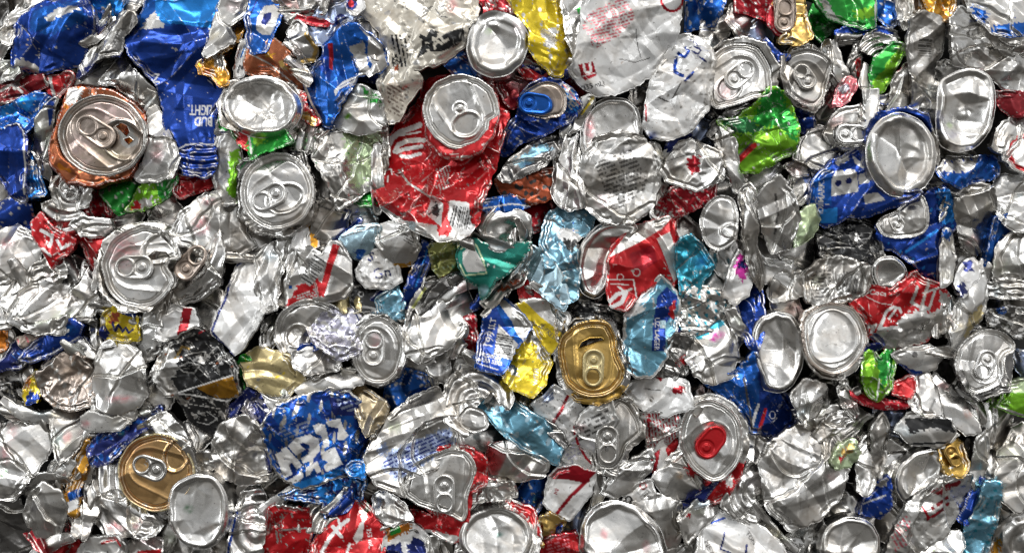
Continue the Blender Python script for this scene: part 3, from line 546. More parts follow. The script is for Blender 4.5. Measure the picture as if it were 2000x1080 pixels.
can('big red can folded flat with round silver lid, white script and bar code', 6,
    B('824,148 870,138 920,140 962,160 992,208 988,240 976,292 962,342 954,370 942,400 936,436 916,462 872,474 836,462 784,436 746,406 733,380 735,350 745,300 755,262 776,230 806,200 820,180', 'red', dz=-12, auto=16, cr=.62, cs=46, fine=.25, folds=((850, 370, 100, -.12, 8), (780, 330, 200, -.35, 8), (880, 330, 80, .2, 6), (930, 350, 10, -.5, 6), (800, 420, 120, -.45, 4)),
      pr=[('poly', 'sil', '742,400 792,432 840,440 872,446 930,440 930,480 840,480 740,420'), ('rag', 'red', '856,440 890,440 880,466 862,462', 3),
          ('poly', 'wht', '881,394 918,400 926,458 892,464 878,428'), ('bars', 'blk', 903, 428, 40, 40, 12, 18), ('poly', 'pwh', '846,384 868,400 866,446 834,420'), ('rag', 'blk', '850,395 862,404 858,430 842,418', 6), ('scuff', 'sil', 1.15, 24),
          ('line', 'wht', '752,284 760,264 776,252 816,240', 12), ('line', 'wht', '768,292 774,278 796,270 826,272', 10), ('line', 'wht', '772,294 784,288 822,284', 8), ('line', 'wht', '780,302 796,304 818,298', 7), ('line', 'wht', '768,260 818,254', 4),
          ('line', 'wht', '752,330 762,328 764,340', 3), ('line', 'wht', '756,342 756,356', 2), ('text', 'pwh', 'E', 851, 164, 14, -40, .02), ('text', 'pwh', 'T', 862, 155, 14, -34, .02), ('text', 'pwh', 'S', 872, 150, 13, -26, .02), ('fine', 'pwh', '850,330 880,322 878,370 852,372', 6, 70), ('line', 'sil', '778,332 800,360 850,392', 4)], edge=14, skirt=60),
    B('819,206 828,184 852,158 900,146 946,158 972,186 978,222 968,264 942,302 902,316 860,306 832,274', 'red', dz=2, cr=.12, cs=40, name='neck', jag=.4, lip=.2, grow=0, edge=10, drop=12, skirt=24, pr=[('fine', 'sil', '830,280 860,300 950,306 970,270 940,330 830,330', 7, 0)]),
    Ld(pts('825,217 829,188 848,162 878,147 905,144 938,154 962,173 974,200 977,224 970,232 958,238 956,254 938,278 902,294 876,288 850,270 832,246'), 'sil', dz=8, ghost=dict(x=898, y=212, a=62, l=116, w=64), mouth=(910, 244, 27, 22, -30, 2.5), tilt=(.05, .04), cr=.08,
       pr=[('ring', 'dul', 901, 217, 6, 1.5)]), ref='big red can')
can('eye-shaped can with silver lid and a blue pull tab', 4, B('974,296 984,256 1010,226 1016,190 1034,168 1062,156 1092,158 1118,178 1136,206 1116,236 1062,264 1020,276 992,302', 'roy', dz=-12, cr=.35, cs=36, pr=[('rag', 'pwh', '1094,158 1120,180 1136,206 1112,214', 4), ('fine', 'azu', '1090,170 1130,180 1130,220 1100,220', 6, 40), ('line', 'rose', '1100,168 1132,206', 2)]),
    Ld('1012,204 1024,176 1060,158 1090,162 1106,184 1108,214 1092,230 1062,234 1028,226', 'dirt', dz=4, tab=tb(1046, 203, 8, 66, 42, ink='blu', solid=True, dz=5), tilt=(.12, .05)), ref='blue-tab can')
can('dark teal-grey can leaning under the blue-tab can', -12, B('974,348 996,312 1050,272 1086,264 1098,286 1062,322 1012,348 986,358', 'drk', cr=.35, cs=40, pr=[('rag', 'steel', '1000,318 1060,276 1080,290 1020,330', 4), ('scuff', 'sil', .8, 30)]))
can('silver can edge with a yellow streak right of the blue-tab can', -8, B('1094,264 1106,222 1146,188 1162,190 1152,216 1132,252', 'sil', cr=.3, cs=30, folds=((1130, 220, 40, -.7, 4),), pr=[('line', 'yel', '1136,222 1158,192', 7), ('line', 'drk', '1128,232 1150,198', 3)]))
can('rounded silver can bottom with a pink smear, behind a crinkled silver disc', -6, Dm('1132,290 1134,240 1152,206 1186,188 1224,190 1250,214 1258,262 1240,310 1150,330', dz=0, tilt=(0, .1), depth=.12, cr=.15, rim=.12, pr=[('spot', 'rose', 1152, 250, 10, 26, .7)], pleat=0))
can('round crinkled silver can disc with faint grey print, @', 8, B('1130,350 1140,300 1166,268 1212,256 1258,270 1286,310 1288,360 1270,408 1236,436 1180,434 1144,404', 'sil', cr=.30, cs=36, fine=.35, edge=16, pr=[('scuff', 'dul', .6, 20), ('fine', 'drk', '1160,320 1230,290 1270,360 1200,420', 8, -20), ('line', 'drk', '1216,282 1224,274 1232,284 1216,282', 1.5)]), ref='crinkled silver disc')
can('stack of narrow silver can folds standing upright, @', -8, B('1080,372 1086,310 1096,264 1126,258 1132,330 1142,402 1110,412 1086,398', 'sil', cr=.2, cs=40, pleats=((8, 24, 5),)))
can('white can with blue scripty letters, crumpled in an oval', 8, B('1264,202 1276,150 1300,106 1320,70 1350,64 1382,86 1394,110 1388,172 1382,216 1346,256 1302,274 1270,266 1258,238', 'wht', cr=.36, cs=38, fine=.22, folds=((1310, 170, 120, -.15, 8), (1300, 100, 200, -.3, 5)), pr=[('line', 'roy', '1338,90 1346,100 1338,112 1326,104', 6), ('line', 'roy', '1322,112 1318,140 1332,150', 7), ('line', 'roy', '1342,156 1352,144 1336,160', 5), ('line', 'nav', '1348,76 1360,84 1366,96', 3), ('line', 'nav', '1356,90 1368,100 1362,108 1352,100', 3), ('line', 'nav', '1362,112 1376,124', 3), ('line', 'drk', '1284,190 1310,200 1330,160', 2), ('scuff', 'sil', .7, 24), ('spot', 'roy', 1272, 266, 14, 10, .9), ('line', 'crim', '1262,200 1262,236', 3)]), ref='white blue-script can')
can('silver can lid with a pink stain and tilted tab, right of the blue script', 10, B('1376,156 1384,112 1412,84 1452,78 1492,92 1516,132 1514,196 1470,202 1396,224 1378,198', 'sil', dz=-12, cr=.25, cs=30, pr=[('edge', 'dul', 6)], pleat=2),
    Ld('1380,150 1386,116 1410,92 1450,83 1486,96 1505,130 1509,166 1506,190 1470,193 1440,206 1396,216 1383,194', 'sil', dz=4, tab=tb(1445, 146, -40, 68, 42), mouth=(1424, 172, 24, 20, -40, 3), tilt=(-.05, .05), cr=.14, pr=[('spot', 'pink', 1416, 178, 20, 22, .8)]), ref='pink-stained lid')
can('squeezed silver can lid with a shadowed pull tab, top right, left of a lime strip', 4, B('1522,152 1526,116 1546,96 1578,86 1610,96 1634,120 1624,152 1616,194 1590,220 1552,204 1530,180', 'dul', dz=-12, cr=.25, cs=30, pleat=3, skirt=60),
    Ld('1525,150 1528,120 1546,101 1576,92 1606,101 1628,121 1620,150 1612,190 1590,214 1556,200 1536,180', 'dul', dz=2, tab=tb(1572, 150, 238, 54, 36), tilt=(.1, .12), cr=.2, pr=[('spot', 'mar', 1572, 200, 30, 7, .4)]), ref='squeezed lid')
can('gold can top with pinkish pull tab at the top edge', 4, B('1500,-12 1572,-12 1576,40 1582,76 1560,90 1520,86 1532,64 1514,48', 'gold', dz=-8, cr=.35, cs=32, folds=((1565, 40, 0, -.5, 4),)), Ld('1510,-14 1556,-14 1556,40 1548,62 1524,66 1512,44', 'dirt', dz=0, tab=tb(1533, 30, 275, 68, 38), R=40), ref='gold can top')
can('crumpled lime green can with a red streak, under the pink-stained lid', 4, B('1402,236 1440,232 1474,206 1500,170 1518,174 1546,200 1562,248 1556,292 1532,306 1482,336 1450,332 1438,308 1434,270', 'lim', cr=.45, cs=32, fine=.2, folds=((1490, 255, 90, -.3, 4), (1540, 240, 10, -.4, 6)), pr=[('rag', 'grn', '1490,180 1520,174 1560,240 1556,280 1520,250 1470,240', 6), ('rag', 'dgr', '1400,232 1450,228 1500,250 1470,262 1436,262', 6), ('line', 'red', '1442,316 1458,300 1474,284', 10), ('line', 'drk', '1436,312 1470,278', 3), ('scuff', 'sil', .9, 26)]), ref='lime and green can')
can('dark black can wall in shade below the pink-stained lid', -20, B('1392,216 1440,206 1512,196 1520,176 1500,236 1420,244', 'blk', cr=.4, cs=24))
can('deep green and silver can crushed along the top edge right of the gold top', -6, B('1576,-12 1650,-12 1716,-12 1714,48 1684,58 1656,46 1616,36 1592,14', 'grn', cr=.36, cs=40, folds=((1650, 20, 0, .5, 4),), pr=[('rag', 'sil', '1590,4 1612,4 1640,40 1616,36', 4), ('rag', 'lim', '1670,20 1712,10 1712,30 1672,40', 5), ('line', 'sil', '1716,0 1714,50', 4)]))
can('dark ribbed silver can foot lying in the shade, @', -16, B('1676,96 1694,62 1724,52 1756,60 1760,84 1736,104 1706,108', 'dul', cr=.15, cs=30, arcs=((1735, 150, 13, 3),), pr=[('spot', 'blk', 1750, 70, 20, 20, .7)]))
can('folded lime green strip pointing up, top right area', -4, B('1710,184 1700,142 1710,114 1746,84 1768,90 1752,130 1732,166 1720,184', 'lim', cr=.35, cs=32, folds=((1728, 130, 35, -.6, 4),), pr=[('half', 'grn', 1728, 130, 215)]), ref='lime strip')
can('bare silver curved can side below the lime strip', -2, B('1692,122 1706,138 1714,190 1706,236 1682,252 1668,242 1690,210 1684,160', 'sil', cr=.2, cs=40, bow=(0, 12, 26)))
can('pink and blue printed foil tongue, @', -8, B('1626,210 1638,172 1656,146 1670,154 1668,180 1652,202', 'rose', cr=.4, cs=22, fine=.3, pr=[('poly', 'lav', '1638,172 1654,162 1660,174 1646,184'), ('poly', 'red', '1656,190 1672,188 1672,196 1654,198'), ('scuff', 'sil', 1.0, 20)]))
can('folded silver can showing a double-holed pull tab pointing sideways', 4, B('1614,258 1624,232 1642,214 1678,204 1688,226 1704,250 1696,288 1650,290 1626,276', 'sil', dz=-10, cr=.3, cs=26, folds=((1655, 240, 270, -.5, 5),)), Ld('1626,250 1650,238 1690,240 1704,262 1694,286 1650,290 1630,278', 'sil', dz=-4, tab=tb(1664, 262, 0, 64, 38, dz=7), R=34))
can('dark twisted red and black scrap, @', -16, B('1650,150 1662,110 1672,84 1682,104 1684,152 1676,160', 'drk', cr=.4, cs=18, pr=[('rag', 'red', '1668,120 1682,112 1682,152 1674,150', 3), ('scuff', 'sil', .8, 14)]))
can('silver crumpled can with a bar code up its side, right part of the top', -4, B('1766,102 1774,40 1796,28 1832,34 1846,60 1846,102 1828,130 1836,180 1822,216 1806,236 1794,226 1784,200 1780,142', 'sil', cr=.34, cs=34, fine=.3, folds=((1815, 130, 0, -.3, 5),), pr=[('poly', 'pwh', '1790,76 1822,78 1820,112 1788,110'), ('bars', 'drk', 1805, 94, 34, 30, 90, 18), ('scuff', 'dul', .7, 22)]), ref='bar-coded silver can')
can('slim bullet-shaped silver can side left of the bar-coded silver can', -6, B('1734,218 1746,150 1772,122 1788,130 1790,160 1786,220', 'dul', cr=.2, cs=30, bow=(0, 12, 28), pr=[('line', 'pwh', '1756,150 1780,134', 12), ('line', 'mar', '1752,140 1772,124', 4)]))
can('big bare silver can bottom with a blue sleeve edge, upper right', 20, B('1688,300 1694,248 1716,220 1768,212 1808,228 1832,280 1838,340 1816,384 1766,396 1714,372 1694,338', 'roy', dz=-12, cr=.2, cs=30, skirt=60, pr=[('half', 'sil', 1775, 330, 30), ('spot', 'pwh', 1700, 320, 14, 60, .9)]), Dm(ell(1763, 302, 70, 84, -8, [(60, .03, 30), (150, .02, 30)]), dz=-2, tilt=(0, .08), depth=.16, cr=.34, cs=58, rim=.16, pr=[('spot', 'dirt', 1745, 255, 40, 10, .4)]), ref='big bare can bottom')
can('dented silver can bottom with rounded rim and yellow specks, near the right edge', 10, Dm('1832,190 1838,156 1868,136 1910,129 1940,148 1951,190 1946,226 1936,260 1910,290 1870,299 1838,286 1830,250', dz=0, tilt=(-.02, .12), depth=.22, cr=.32, cs=44, fine=.1, rim=.13, pr=[('spot', 'pgr', 1858, 244, 8, 7, .9), ('spot', 'lav', 1860, 264, 26, 8, .6), ('spot', 'lav', 1842, 230, 8, 10, .6)], skirt=60), ref='dented rim can bottom')
can('wide bare silver can wall with fine wrinkles in the top right corner', -8, B('1848,42 1870,18 1960,56 2012,66 2012,190 1980,180 1922,132 1852,132', 'sil', cr=.34, cs=46, fine=.22, pr=[('scuff', 'dul', .9, 40)]))
can('white can with blue block pattern in the top right corner', 0, B('1886,-12 2012,-12 2012,64 1972,74 1936,66 1920,46 1896,22', 'pwh', cr=.4, cs=32, fine=.2, pr=[('rag', 'blu', '1896,10 1930,20 1926,48 1908,36', 6), ('rag', 'blu', '1936,54 2012,44 2012,68 1970,76 1938,68', 6), ('scuff', 'roy', 1.05, 16)]))
can('orange crumpled foil piece at the top edge near the right corner', -6, B('1802,-12 1872,-12 1868,14 1850,46 1814,34', 'amb', cr=.5, cs=22, fine=.3))
can('silver can edge with dark gap, at the top edge left of the orange foil', -14, B('1752,-12 1804,-12 1812,36 1796,28 1776,40 1768,60 1756,40', 'dul', cr=.3, cs=20, pleats=((10, 22, 4),)))
can('blue can lying sideways with big white block letters, under the big bare can bottom', 2, B('1588,384 1594,350 1640,310 1680,286 1700,288 1740,380 1790,376 1776,392 1724,412 1684,424 1660,420 1622,442 1602,432 1588,410', 'roy', cr=.30, cs=50, fine=.1, folds=((1690, 400, 80, -.5, 4), (1610, 340, 215, -.5, 5)),
    pr=[('rag', 'blu', '1588,350 1628,318 1630,400 1590,400', 4), ('poly', 'azu', '1600,410 1640,404 1640,434 1604,434'), ('poly', 'pwh', '1628,383 1629,346 1636,334 1648,331 1652,336 1658,329 1670,331 1676,344 1678,374'), ('dot', 'nav', 1641, 357, 6, 6), ('dot', 'nav', 1660, 353, 6, 6), ('poly', 'pwh', '1677,341 1694,337 1697,357 1679,360'), ('poly', 'pwh', '1684,381 1712,376 1726,392 1690,399'), ('poly', 'pwh', '1671,302 1682,314 1692,330 1684,330 1672,318'), ('rag', 'pwh', '1636,312 1668,296 1664,312 1640,322', 3), ('text', 'pwh', 'IDI MARK.', 1609, 384, 15, -88, .02), ('line', 'pwh', '1590,396 1624,398', 1.5)]), ref='white block-lettered blue can')
can('deep blue can with bent silver lid and ring tab, below the big bare can bottom', -2, B('1708,466 1716,440 1770,400 1816,374 1850,358 1866,380 1868,440 1848,482 1840,540 1832,558 1792,522 1750,492 1722,480', 'roy', dz=-10, cr=.42, cs=44, fine=.1, folds=((1830, 420, 0, -.5, 8), (1780, 490, 70, -.2, 5)), pr=[('rag', 'azu', '1826,370 1866,372 1866,430 1840,440', 6), ('line', 'azu', '1770,492 1830,450', 5), ('scuff', 'azu', .9, 30)]),
    Ld('1709,441 1720,424 1746,414 1766,394 1800,378 1811,402 1813,440 1800,460 1760,466 1726,463', 'sil', dz=4, R=44, cr=.2, cs=30, folds=((1770, 420, -10, .45, 5),), tab=tb(1750, 434, 240, 40, 30, dz=3)), ref='deep blue can')
can('white folded can spike with blue marks right of the deep blue can', 2, B('1838,562 1836,500 1846,446 1862,452 1868,500 1856,546', 'pwh', cr=.3, cs=26, folds=((1852, 500, 0, -.7, 3),), pr=[('rag', 'blu', '1842,446 1864,452 1856,470 1842,462', 3)]))
can('black crinkled foil heap under the white block-lettered blue can', -18, B('1598,440 1660,424 1700,430 1722,470 1724,506 1690,522 1640,510 1606,500', 'blk', cr=.6, cs=22, fine=.6, pr=[('scuff', 'sil', 1.05, 18), ('dot', 'sil', 1668, 462, 10, 9)]))
# middle band
can('grey clear-looking crumpled can with white glare and green patch at its top', -2, B('640,214 652,186 668,168 702,164 742,184 752,232 742,256 700,262 656,250', 'pwh', cr=.4, cs=34, fine=.15, pr=[('rag', 'grn', '706,172 744,190 746,206 716,198', 5), ('spot', 'lim', 680, 228, 9, 6, 1.0), ('rag', 'grn', '660,182 672,176 668,192', 3)]))
can('large wrinkled grey-green translucent can side left of the big red can', -10, B('604,262 640,244 700,250 752,240 760,300 744,352 702,384 664,412 640,356 614,312', 'dul', cr=.4, cs=34, fine=.4, pr=[('rag', 'pgr', '670,256 740,250 738,340 690,370 676,310', 8), ('scuff', 'wht', .9, 30), ('scuff', 'grn', 1.1, 26)]))
can('green can corner peeping out left of the big red can', -22, B('676,372 700,346 740,350 738,396 700,404', 'grn', cr=.4, cs=26))
can('dull silver can bottom with pink blotches and dark pits, left of centre', -4, B('332,462 358,412 400,378 440,372 464,404 474,450 494,480 470,496 410,510 384,492', 'sil', cr=.28, cs=52, folds=((430, 480, 80, -.5, 6), (380, 420, 215, -.4, 8)), pr=[('spot', 'rose', 394, 440, 16, 20, .6), ('spot', 'rose', 408, 394, 14, 8, .6), ('dot', 'blk', 370, 446, 3, 3), ('spot', 'dul', 440, 420, 30, 26, .6)]))
can('round silver lid with a notch in its right side and a long pull tab', 16, B('196,520 202,470 240,440 290,432 330,444 352,480 352,520 338,560 300,606 250,606 212,572', 'dul', dz=-12, cr=.2, cs=30, skirt=60),
    Ld('197,522 200,500 213,472 240,450 276,436 318,446 346,476 354,500 350,508 334,508 326,520 338,536 340,552 328,576 300,598 266,604 232,592 207,562', 'sil', dz=2, tab=tb(262, 522, 180, 76, 48, dz=5), mouth=(312, 484, 26, 34, 60, 4), folds=((285, 490, -60, -.22, 3),), tilt=(.02, .06), pr=[('spot', 'rose', 240, 490, 30, 34, .55), ('line', 'blk', '254,476 262,478 266,482', 1.5)], holes=['284,502 300,490 322,492 330,502 314,502 296,508']), ref='notched silver lid')
can('silver can squeezed to a lens with its pull tab standing up on top', 6, B('326,586 334,560 366,534 400,490 430,454 442,500 432,550 392,582 350,594', 'sil', cr=.22, cs=34, folds=((400, 545, 60, -.7, 6), (370, 520, 240, -.3, 6)), arcs=((330, 470, 30, 2.5),), kids=[T(373, 513, -50, 78, 44, 'dirt', dz=16, tilt=(.1, .1))]))
can('silver cylinder end of a can at the far left edge', -10, B('-10,446 26,438 78,468 76,512 42,534 -10,564', 'sil', cr=.22, cs=40, bow=(70, 18, 60), pr=[('spot', 'rose', 14, 474, 14, 12, .5), ('spot', 'dirt', 30, 500, 30, 30, .4)]))
can('red and white scripted can crumpled at the left, beside the notched lid', -2, B('58,430 76,414 106,450 152,470 146,486 120,502 100,526 84,490 62,462', 'red', cr=.36, cs=28, fine=.2, pr=[('line', 'wht', '78,450 100,462 96,480', 7), ('line', 'wht', '112,470 122,486 140,476', 6), ('line', 'wht', '84,486 100,500', 5), ('scuff', 'wht', .8, 18)]))
can('silver can with crossed creases and a printed grey patch, far left', -6, B('60,520 90,504 120,500 130,540 96,560 50,560', 'dul', cr=.3, cs=30, pleats=((75, 16, 2.5),)))
can('bright red can piece under a bent silver flap, left of the notched lid', -4, B('148,458 212,464 206,500 178,522 164,496', 'red', cr=.34, cs=34, folds=((180, 485, 110, -.5, 4),)), B('138,440 160,424 212,430 214,466 160,458', 'sil', dz=3, cr=.25, cs=30, name='flap', folds=((160, 445, 200, -.5, 4),)))
can('silver can neck with curved ribs at the left, under a small torn lid', -12, B('82,400 106,388 166,420 152,432 148,464 114,456 92,430', 'sil', cr=.2, cs=34, arcs=((130, 360, 22, 2.5),)))
can('small torn silver lid with a lone tab ring, below the orange can', -2, B('104,346 150,338 178,368 168,402 134,412 108,396', 'sil', cr=.35, cs=24, kids=[T(134, 372, 60, 44, 34, dz=8)], arcs=((135, 372, 20, 2),)))
can('bare silver can leaning against the left edge above a wide rim', -8, B('-10,560 30,520 60,540 100,560 60,600 20,640 -10,640', 'sil', cr=.25, cs=50, bow=(60, 14, 60)))
can('wide crumpled silver can with a broad curved rim at its foot, far left', 0, B('14,590 56,560 98,542 130,500 152,508 192,552 198,590 168,622 122,652 78,650', 'sil', cr=.40, cs=44, fine=.3, folds=((110, 590, 70, -.2, 8),), pr=[('scuff', 'drk', .95, 22), ('spot', 'dirt', 100, 580, 50, 20, .4)]), B('-4,600 20,612 60,632 110,626 132,616 120,640 86,652 44,644 8,622', 'sil', dz=6, cr=.1, cs=40, name='rim', bow=(70, 8, 24), edge=6))
can('glossy royal blue can strip lying diagonally at the left', 2, B('40,702 60,672 106,644 140,620 160,636 152,660 102,692 56,708', 'roy', cr=.28, cs=40, folds=((100, 668, 60, -.5, 6),), pr=[('spot', 'azu', 130, 644, 20, 10, .7), ('line', 'pwh', '60,704 100,690 152,658', 2)]), ref='diagonal royal blue strip')
can('dark navy can triangle at the left edge under the royal blue strip', -10, B('-6,724 30,664 62,678 42,716', 'nav', cr=.3, cs=30, pr=[('fine', 'blu', '20,690 50,680 40,716', 5, 40)]))
can('orange-red sliver at the extreme left edge', -14, B('-10,620 8,616 12,680 -10,690', 'ora', cr=.3, cs=20))
can('dull pale can scrap with red ink below the wide rim at left', -8, B('34,660 74,650 96,660 60,690', 'dirt', cr=.4, cs=20, pr=[('scuff', 'rose', .6, 16)]))
can('yellow can with dark cursive hop-like script and navy corner', 0, B('192,652 204,612 230,594 262,620 272,664 246,668 206,664', 'yel', cr=.36, cs=32, fine=.1, pr=[('poly', 'nav', '192,640 206,632 216,650 204,666 190,662'), ('poly', 'roy', '226,594 264,604 262,622 236,612'), ('rag', 'rus', '214,616 234,608 232,628 218,632', 4), ('rag', 'sil', '196,620 206,618 208,634 198,636', 3), ('line', 'nav', '222,630 226,646 232,634 238,648 244,640 250,650 258,644', 4), ('scuff', 'amb', .9, 24)]), ref='yellow script can')
can('white rounded can fold between the yellow script can and a red-striped can', -4, B('262,642 280,614 310,598 320,640 312,684 292,706 272,700', 'pwh', cr=.3, cs=34, bow=(0, 10, 40)))
can('white can with one dark red stripe, below the notched silver lid', -2, B('304,662 314,610 340,594 376,604 388,640 362,664 332,668', 'wht', cr=.28, cs=34, fine=.1, pr=[('poly', 'crim', '346,654 356,600 374,602 364,652'), ('half', 'sil', 318, 630, 190)]))
can('broad white can sheet edged with navy lines, left of centre', 2, B('416,648 434,596 446,552 456,518 480,496 508,494 514,530 522,592 514,622 492,657 464,692 448,672', 'wht', cr=.28, cs=60, fine=.10, folds=((470, 620, 80, -.45, 5), (455, 650, 160, -.3, 5)), pr=[('line', 'nav', '446,548 440,580 418,645', 5), ('line', 'roy', '456,518 480,498', 4), ('line', 'nav', '420,650 444,676 462,696', 6)]), ref='broad white navy-edged sheet')
can('upright silver can side with smooth bands, left of the red bar-code can', -6, B('498,504 520,478 572,466 578,490 552,520 542,560 542,602 516,612 502,590', 'sil', cr=.12, cs=50, pleats=((15, 34, 4),), bow=(0, 8, 40)))
can('silver can with slanted bar code and red printed wedge', 2, B('540,596 538,544 560,500 600,478 630,500 648,472 668,474 684,512 688,560 672,582 640,588 602,584 560,604', 'sil', cr=.28, cs=46, fine=.1, folds=((650, 520, 0, -.4, 6), (560, 540, 180, -.4, 6)), pr=[('poly', 'red', '652,476 666,480 634,580 622,576'), ('rag', 'red', '552,602 580,558 624,542 634,578 600,584', 3), ('poly', 'pwh', '588,546 612,500 636,498 634,530 604,560'), ('bars', 'blk', 612, 528, 56, 30, -58, 18), ('fine', 'pwh', '570,580 620,560 618,580 580,590', 5, -20), ('dot', 'blu', 565, 561, 4, 4)]), ref='red bar-code can')
can('white and amber striped can end, above the red bar-code can', -10, B('572,482 588,440 610,434 622,480 600,492', 'wht', cr=.25, cs=34, pr=[('poly', 'amb', '600,438 616,440 622,482 610,490'), ('line', 'dul', '590,450 600,490', 2)]))
can('dull brownish silver can mouth in shade right of the crooked-tab lid', -14, B('608,474 614,398 640,394 682,410 672,450 646,484 626,486', 'dul', cr=.25, cs=36, bow=(10, 12, 40), pr=[('spot', 'dirt', 640, 430, 20, 30, .6), ('line', 'drk', '620,400 650,412 680,408', 4)]))
can('shiny pale ice-blue can wall curling open, centre left', 2, B('666,466 690,444 738,438 742,462 722,498 696,508 680,492', 'ice', cr=.2, cs=40, bow=(70, 10, 30), pr=[('rag', 'blu', '690,490 716,486 700,508', 4), ('line', 'drk', '668,464 738,440', 3)]))
can('bare silver cup-shaped can bottom below the bar code of the big red can', 4, B('728,442 770,432 816,460 820,490 802,516 770,522 750,502 734,472', 'sil', cr=.25, cs=46, bow=(80, 14, 50), folds=((775, 455, 250, -.4, 6),), pr=[('rag', 'amb', '758,516 806,512 790,528 766,526', 3), ('fine', 'drk', '785,450 812,466 806,480 786,470', 5, 30)]))
can('white crumpled can with navy curly letters, centre left', -4, B('698,528 716,490 748,488 776,510 782,550 756,564 716,560 700,544', 'wht', cr=.5, cs=24, fine=.4, pr=[('text', 'nav', 'Gn', 746, 534, 30, -10, .0), ('text', 'nav', 'S', 724, 502, 26, 10, .02), ('scuff', 'sil', .7, 18), ('scuff', 'drk', 1.1, 14)]), ref='white curly-lettered can')
can('slim royal blue strip standing upright left of the olive can', -4, B('786,598 800,540 828,470 840,480 840,506 818,566 804,612 794,604', 'roy', cr=.25, cs=30, pr=[('rag', 'amb', '792,530 806,520 804,536', 3), ('line', 'azu', '834,490 812,560', 3)]))
can('petrol blue crumpled can end below the white curly-lettered can', -10, B('732,586 776,558 790,590 784,620 742,618', 'steel', cr=.4, cs=28, pr=[('scuff', 'cya', .8, 20)]))
can('black crumpled can with thin white writing, @', -16, B('686,540 716,556 736,570 736,606 706,612 684,590', 'blk', cr=.5, cs=22, pr=[('text', 'pwh', 'O', 705, 575, 16, 20), ('line', 'pwh', '690,562 716,552', 3), ('scuff', 'sil', 1.1, 14)]))
can('olive green crumpled can below the bar code of the big red can', -8, B('838,482 862,474 898,474 900,530 872,554 846,524', 'olv', cr=.5, cs=24, fine=.2, pr=[('scuff', 'pgr', .7, 20), ('rag', 'mar', '860,540 900,530 910,550 880,556', 4)]), ref='olive can')
can('teal green can folded like a beak around a grey opening', 20, B('894,496 904,474 930,468 960,480 986,486 1002,480 1036,470 1022,502 992,532 966,548 952,576 940,584 934,556 910,542 898,522', 'tea', cr=.16, cs=50, fine=0, auto=1, lip=0, tilt=(0, .08), folds=((965, 510, 20, .5, 4), (940, 550, 100, -.3, 5)), pr=[('line', 'pgr', '900,486 914,476 930,478 944,510 950,534 908,538 898,516', 3), ('poly', 'dul', '904,494 912,484 926,484 938,504 950,530 912,532 903,514'), ('spot', 'ice', 944, 568, 10, 12, .7)]), ref='teal beak can')
can('bent silver can bottom curling over the teal beak can', -6, B('934,446 944,410 1000,404 1036,424 1038,462 1000,478 950,472', 'sil', cr=.15, cs=40, bow=(80, 10, 40), folds=((985, 430, 30, -.3, 8),), arcs=((985, 470, 40, 3),)))
can('blue and white can edge right of the bar code of the big red can', -8, B('942,392 1000,382 1040,392 1034,402 1000,412 946,412', 'blu', cr=.4, cs=26, pr=[('line', 'wht', '946,408 1000,398 1036,402', 3), ('rag', 'cop', '1000,350 1040,372 1030,392 1004,384', 4)]))
can('copper-red dark can end behind, right of the big red can', -20, B('968,352 1010,330 1090,330 1096,380 1040,400 980,380', 'rus', cr=.4, cs=28, pr=[('scuff', 'blk', .4, 30)]))
can('boxy bare silver can with pleated sides, centre, below the olive can', 6, B('786,654 800,600 830,570 870,553 906,564 922,590 918,622 902,652 872,682 820,706 796,692', 'sil', cr=.36, cs=46, fine=.1, folds=((860, 600, 220, -.25, 6), (840, 660, 100, -.35, 5), (900, 610, -20, -.5, 6)), pr=[('spot', 'rose', 908, 596, 8, 16, .7), ('line', 'drk', '866,578 880,590 874,610', 1.5)]), ref='boxy silver can')
can('dark olive rim standing behind the boxy silver can', -6, B('796,622 806,586 832,546 854,538 870,548 832,566 804,604', 'drk', cr=.2, cs=24, pr=[('line', 'olv', '808,600 836,556', 6)]))
can('small loose silver pull ring lying below the boxy silver can', 2, T(818, 690, 200, 66, 36, 'sil', dz=4), name='pull_tab', cat='pull tab')
can('large wrinkled silver lid half buried under blue-grey foil', -6, Ld('530,656 542,614 576,586 626,582 668,604 686,650 672,708 604,722 556,706', 'sil', dz=0, cr=.35, cs=34, fine=.2, tab=None, mouth=(580, 656, 20, 22, 60, 4), folds=((600, 640, 40, -.25, 6),)))
can('crinkled lavender-grey foil sheet, @', 4, B('596,642 640,608 692,604 714,632 706,690 664,704 620,676', 'lav', cr=.45, cs=26, fine=.5, pr=[('scuff', 'sil', .3, 30), ('line', 'nav', '690,604 706,640', 3)]))
can('shredded silver foil edge below the lavender foil', -2, B('572,690 620,676 664,700 660,722 600,730 576,716', 'sil', cr=.5, cs=16, fine=.6))
can('khaki yellow can flap behind the lavender foil', -12, B('638,590 666,574 698,580 706,606 682,614', 'tan', cr=.25, cs=40))
can('oval silver lid with a square-holed pull tab pointing up', 8, B('680,690 688,644 716,616 752,616 784,640 796,690 780,730 742,756 702,744', 'sil', dz=-12, cr=.3, cs=26, pleat=3, skirt=50),
    Ld(ell(738, 684, 51, 66, 0, [(20, .05, 30), (200, .04, 30)]), 'sil', dz=2, tab=tb(730, 680, -88, 72, 44), tilt=(-.08, .06), pr=[('spot', 'rose', 736, 670, 14, 20, .4)], cr=.14), ref='oval square-hole lid')
can('dark red crinkled scraps between the boxy can and the blue bar-code can', -10, B('886,676 906,620 926,610 932,660 938,702 920,710 898,694', 'crim', cr=.5, cs=20, fine=.3, pr=[('scuff', 'sil', .7, 24)]))
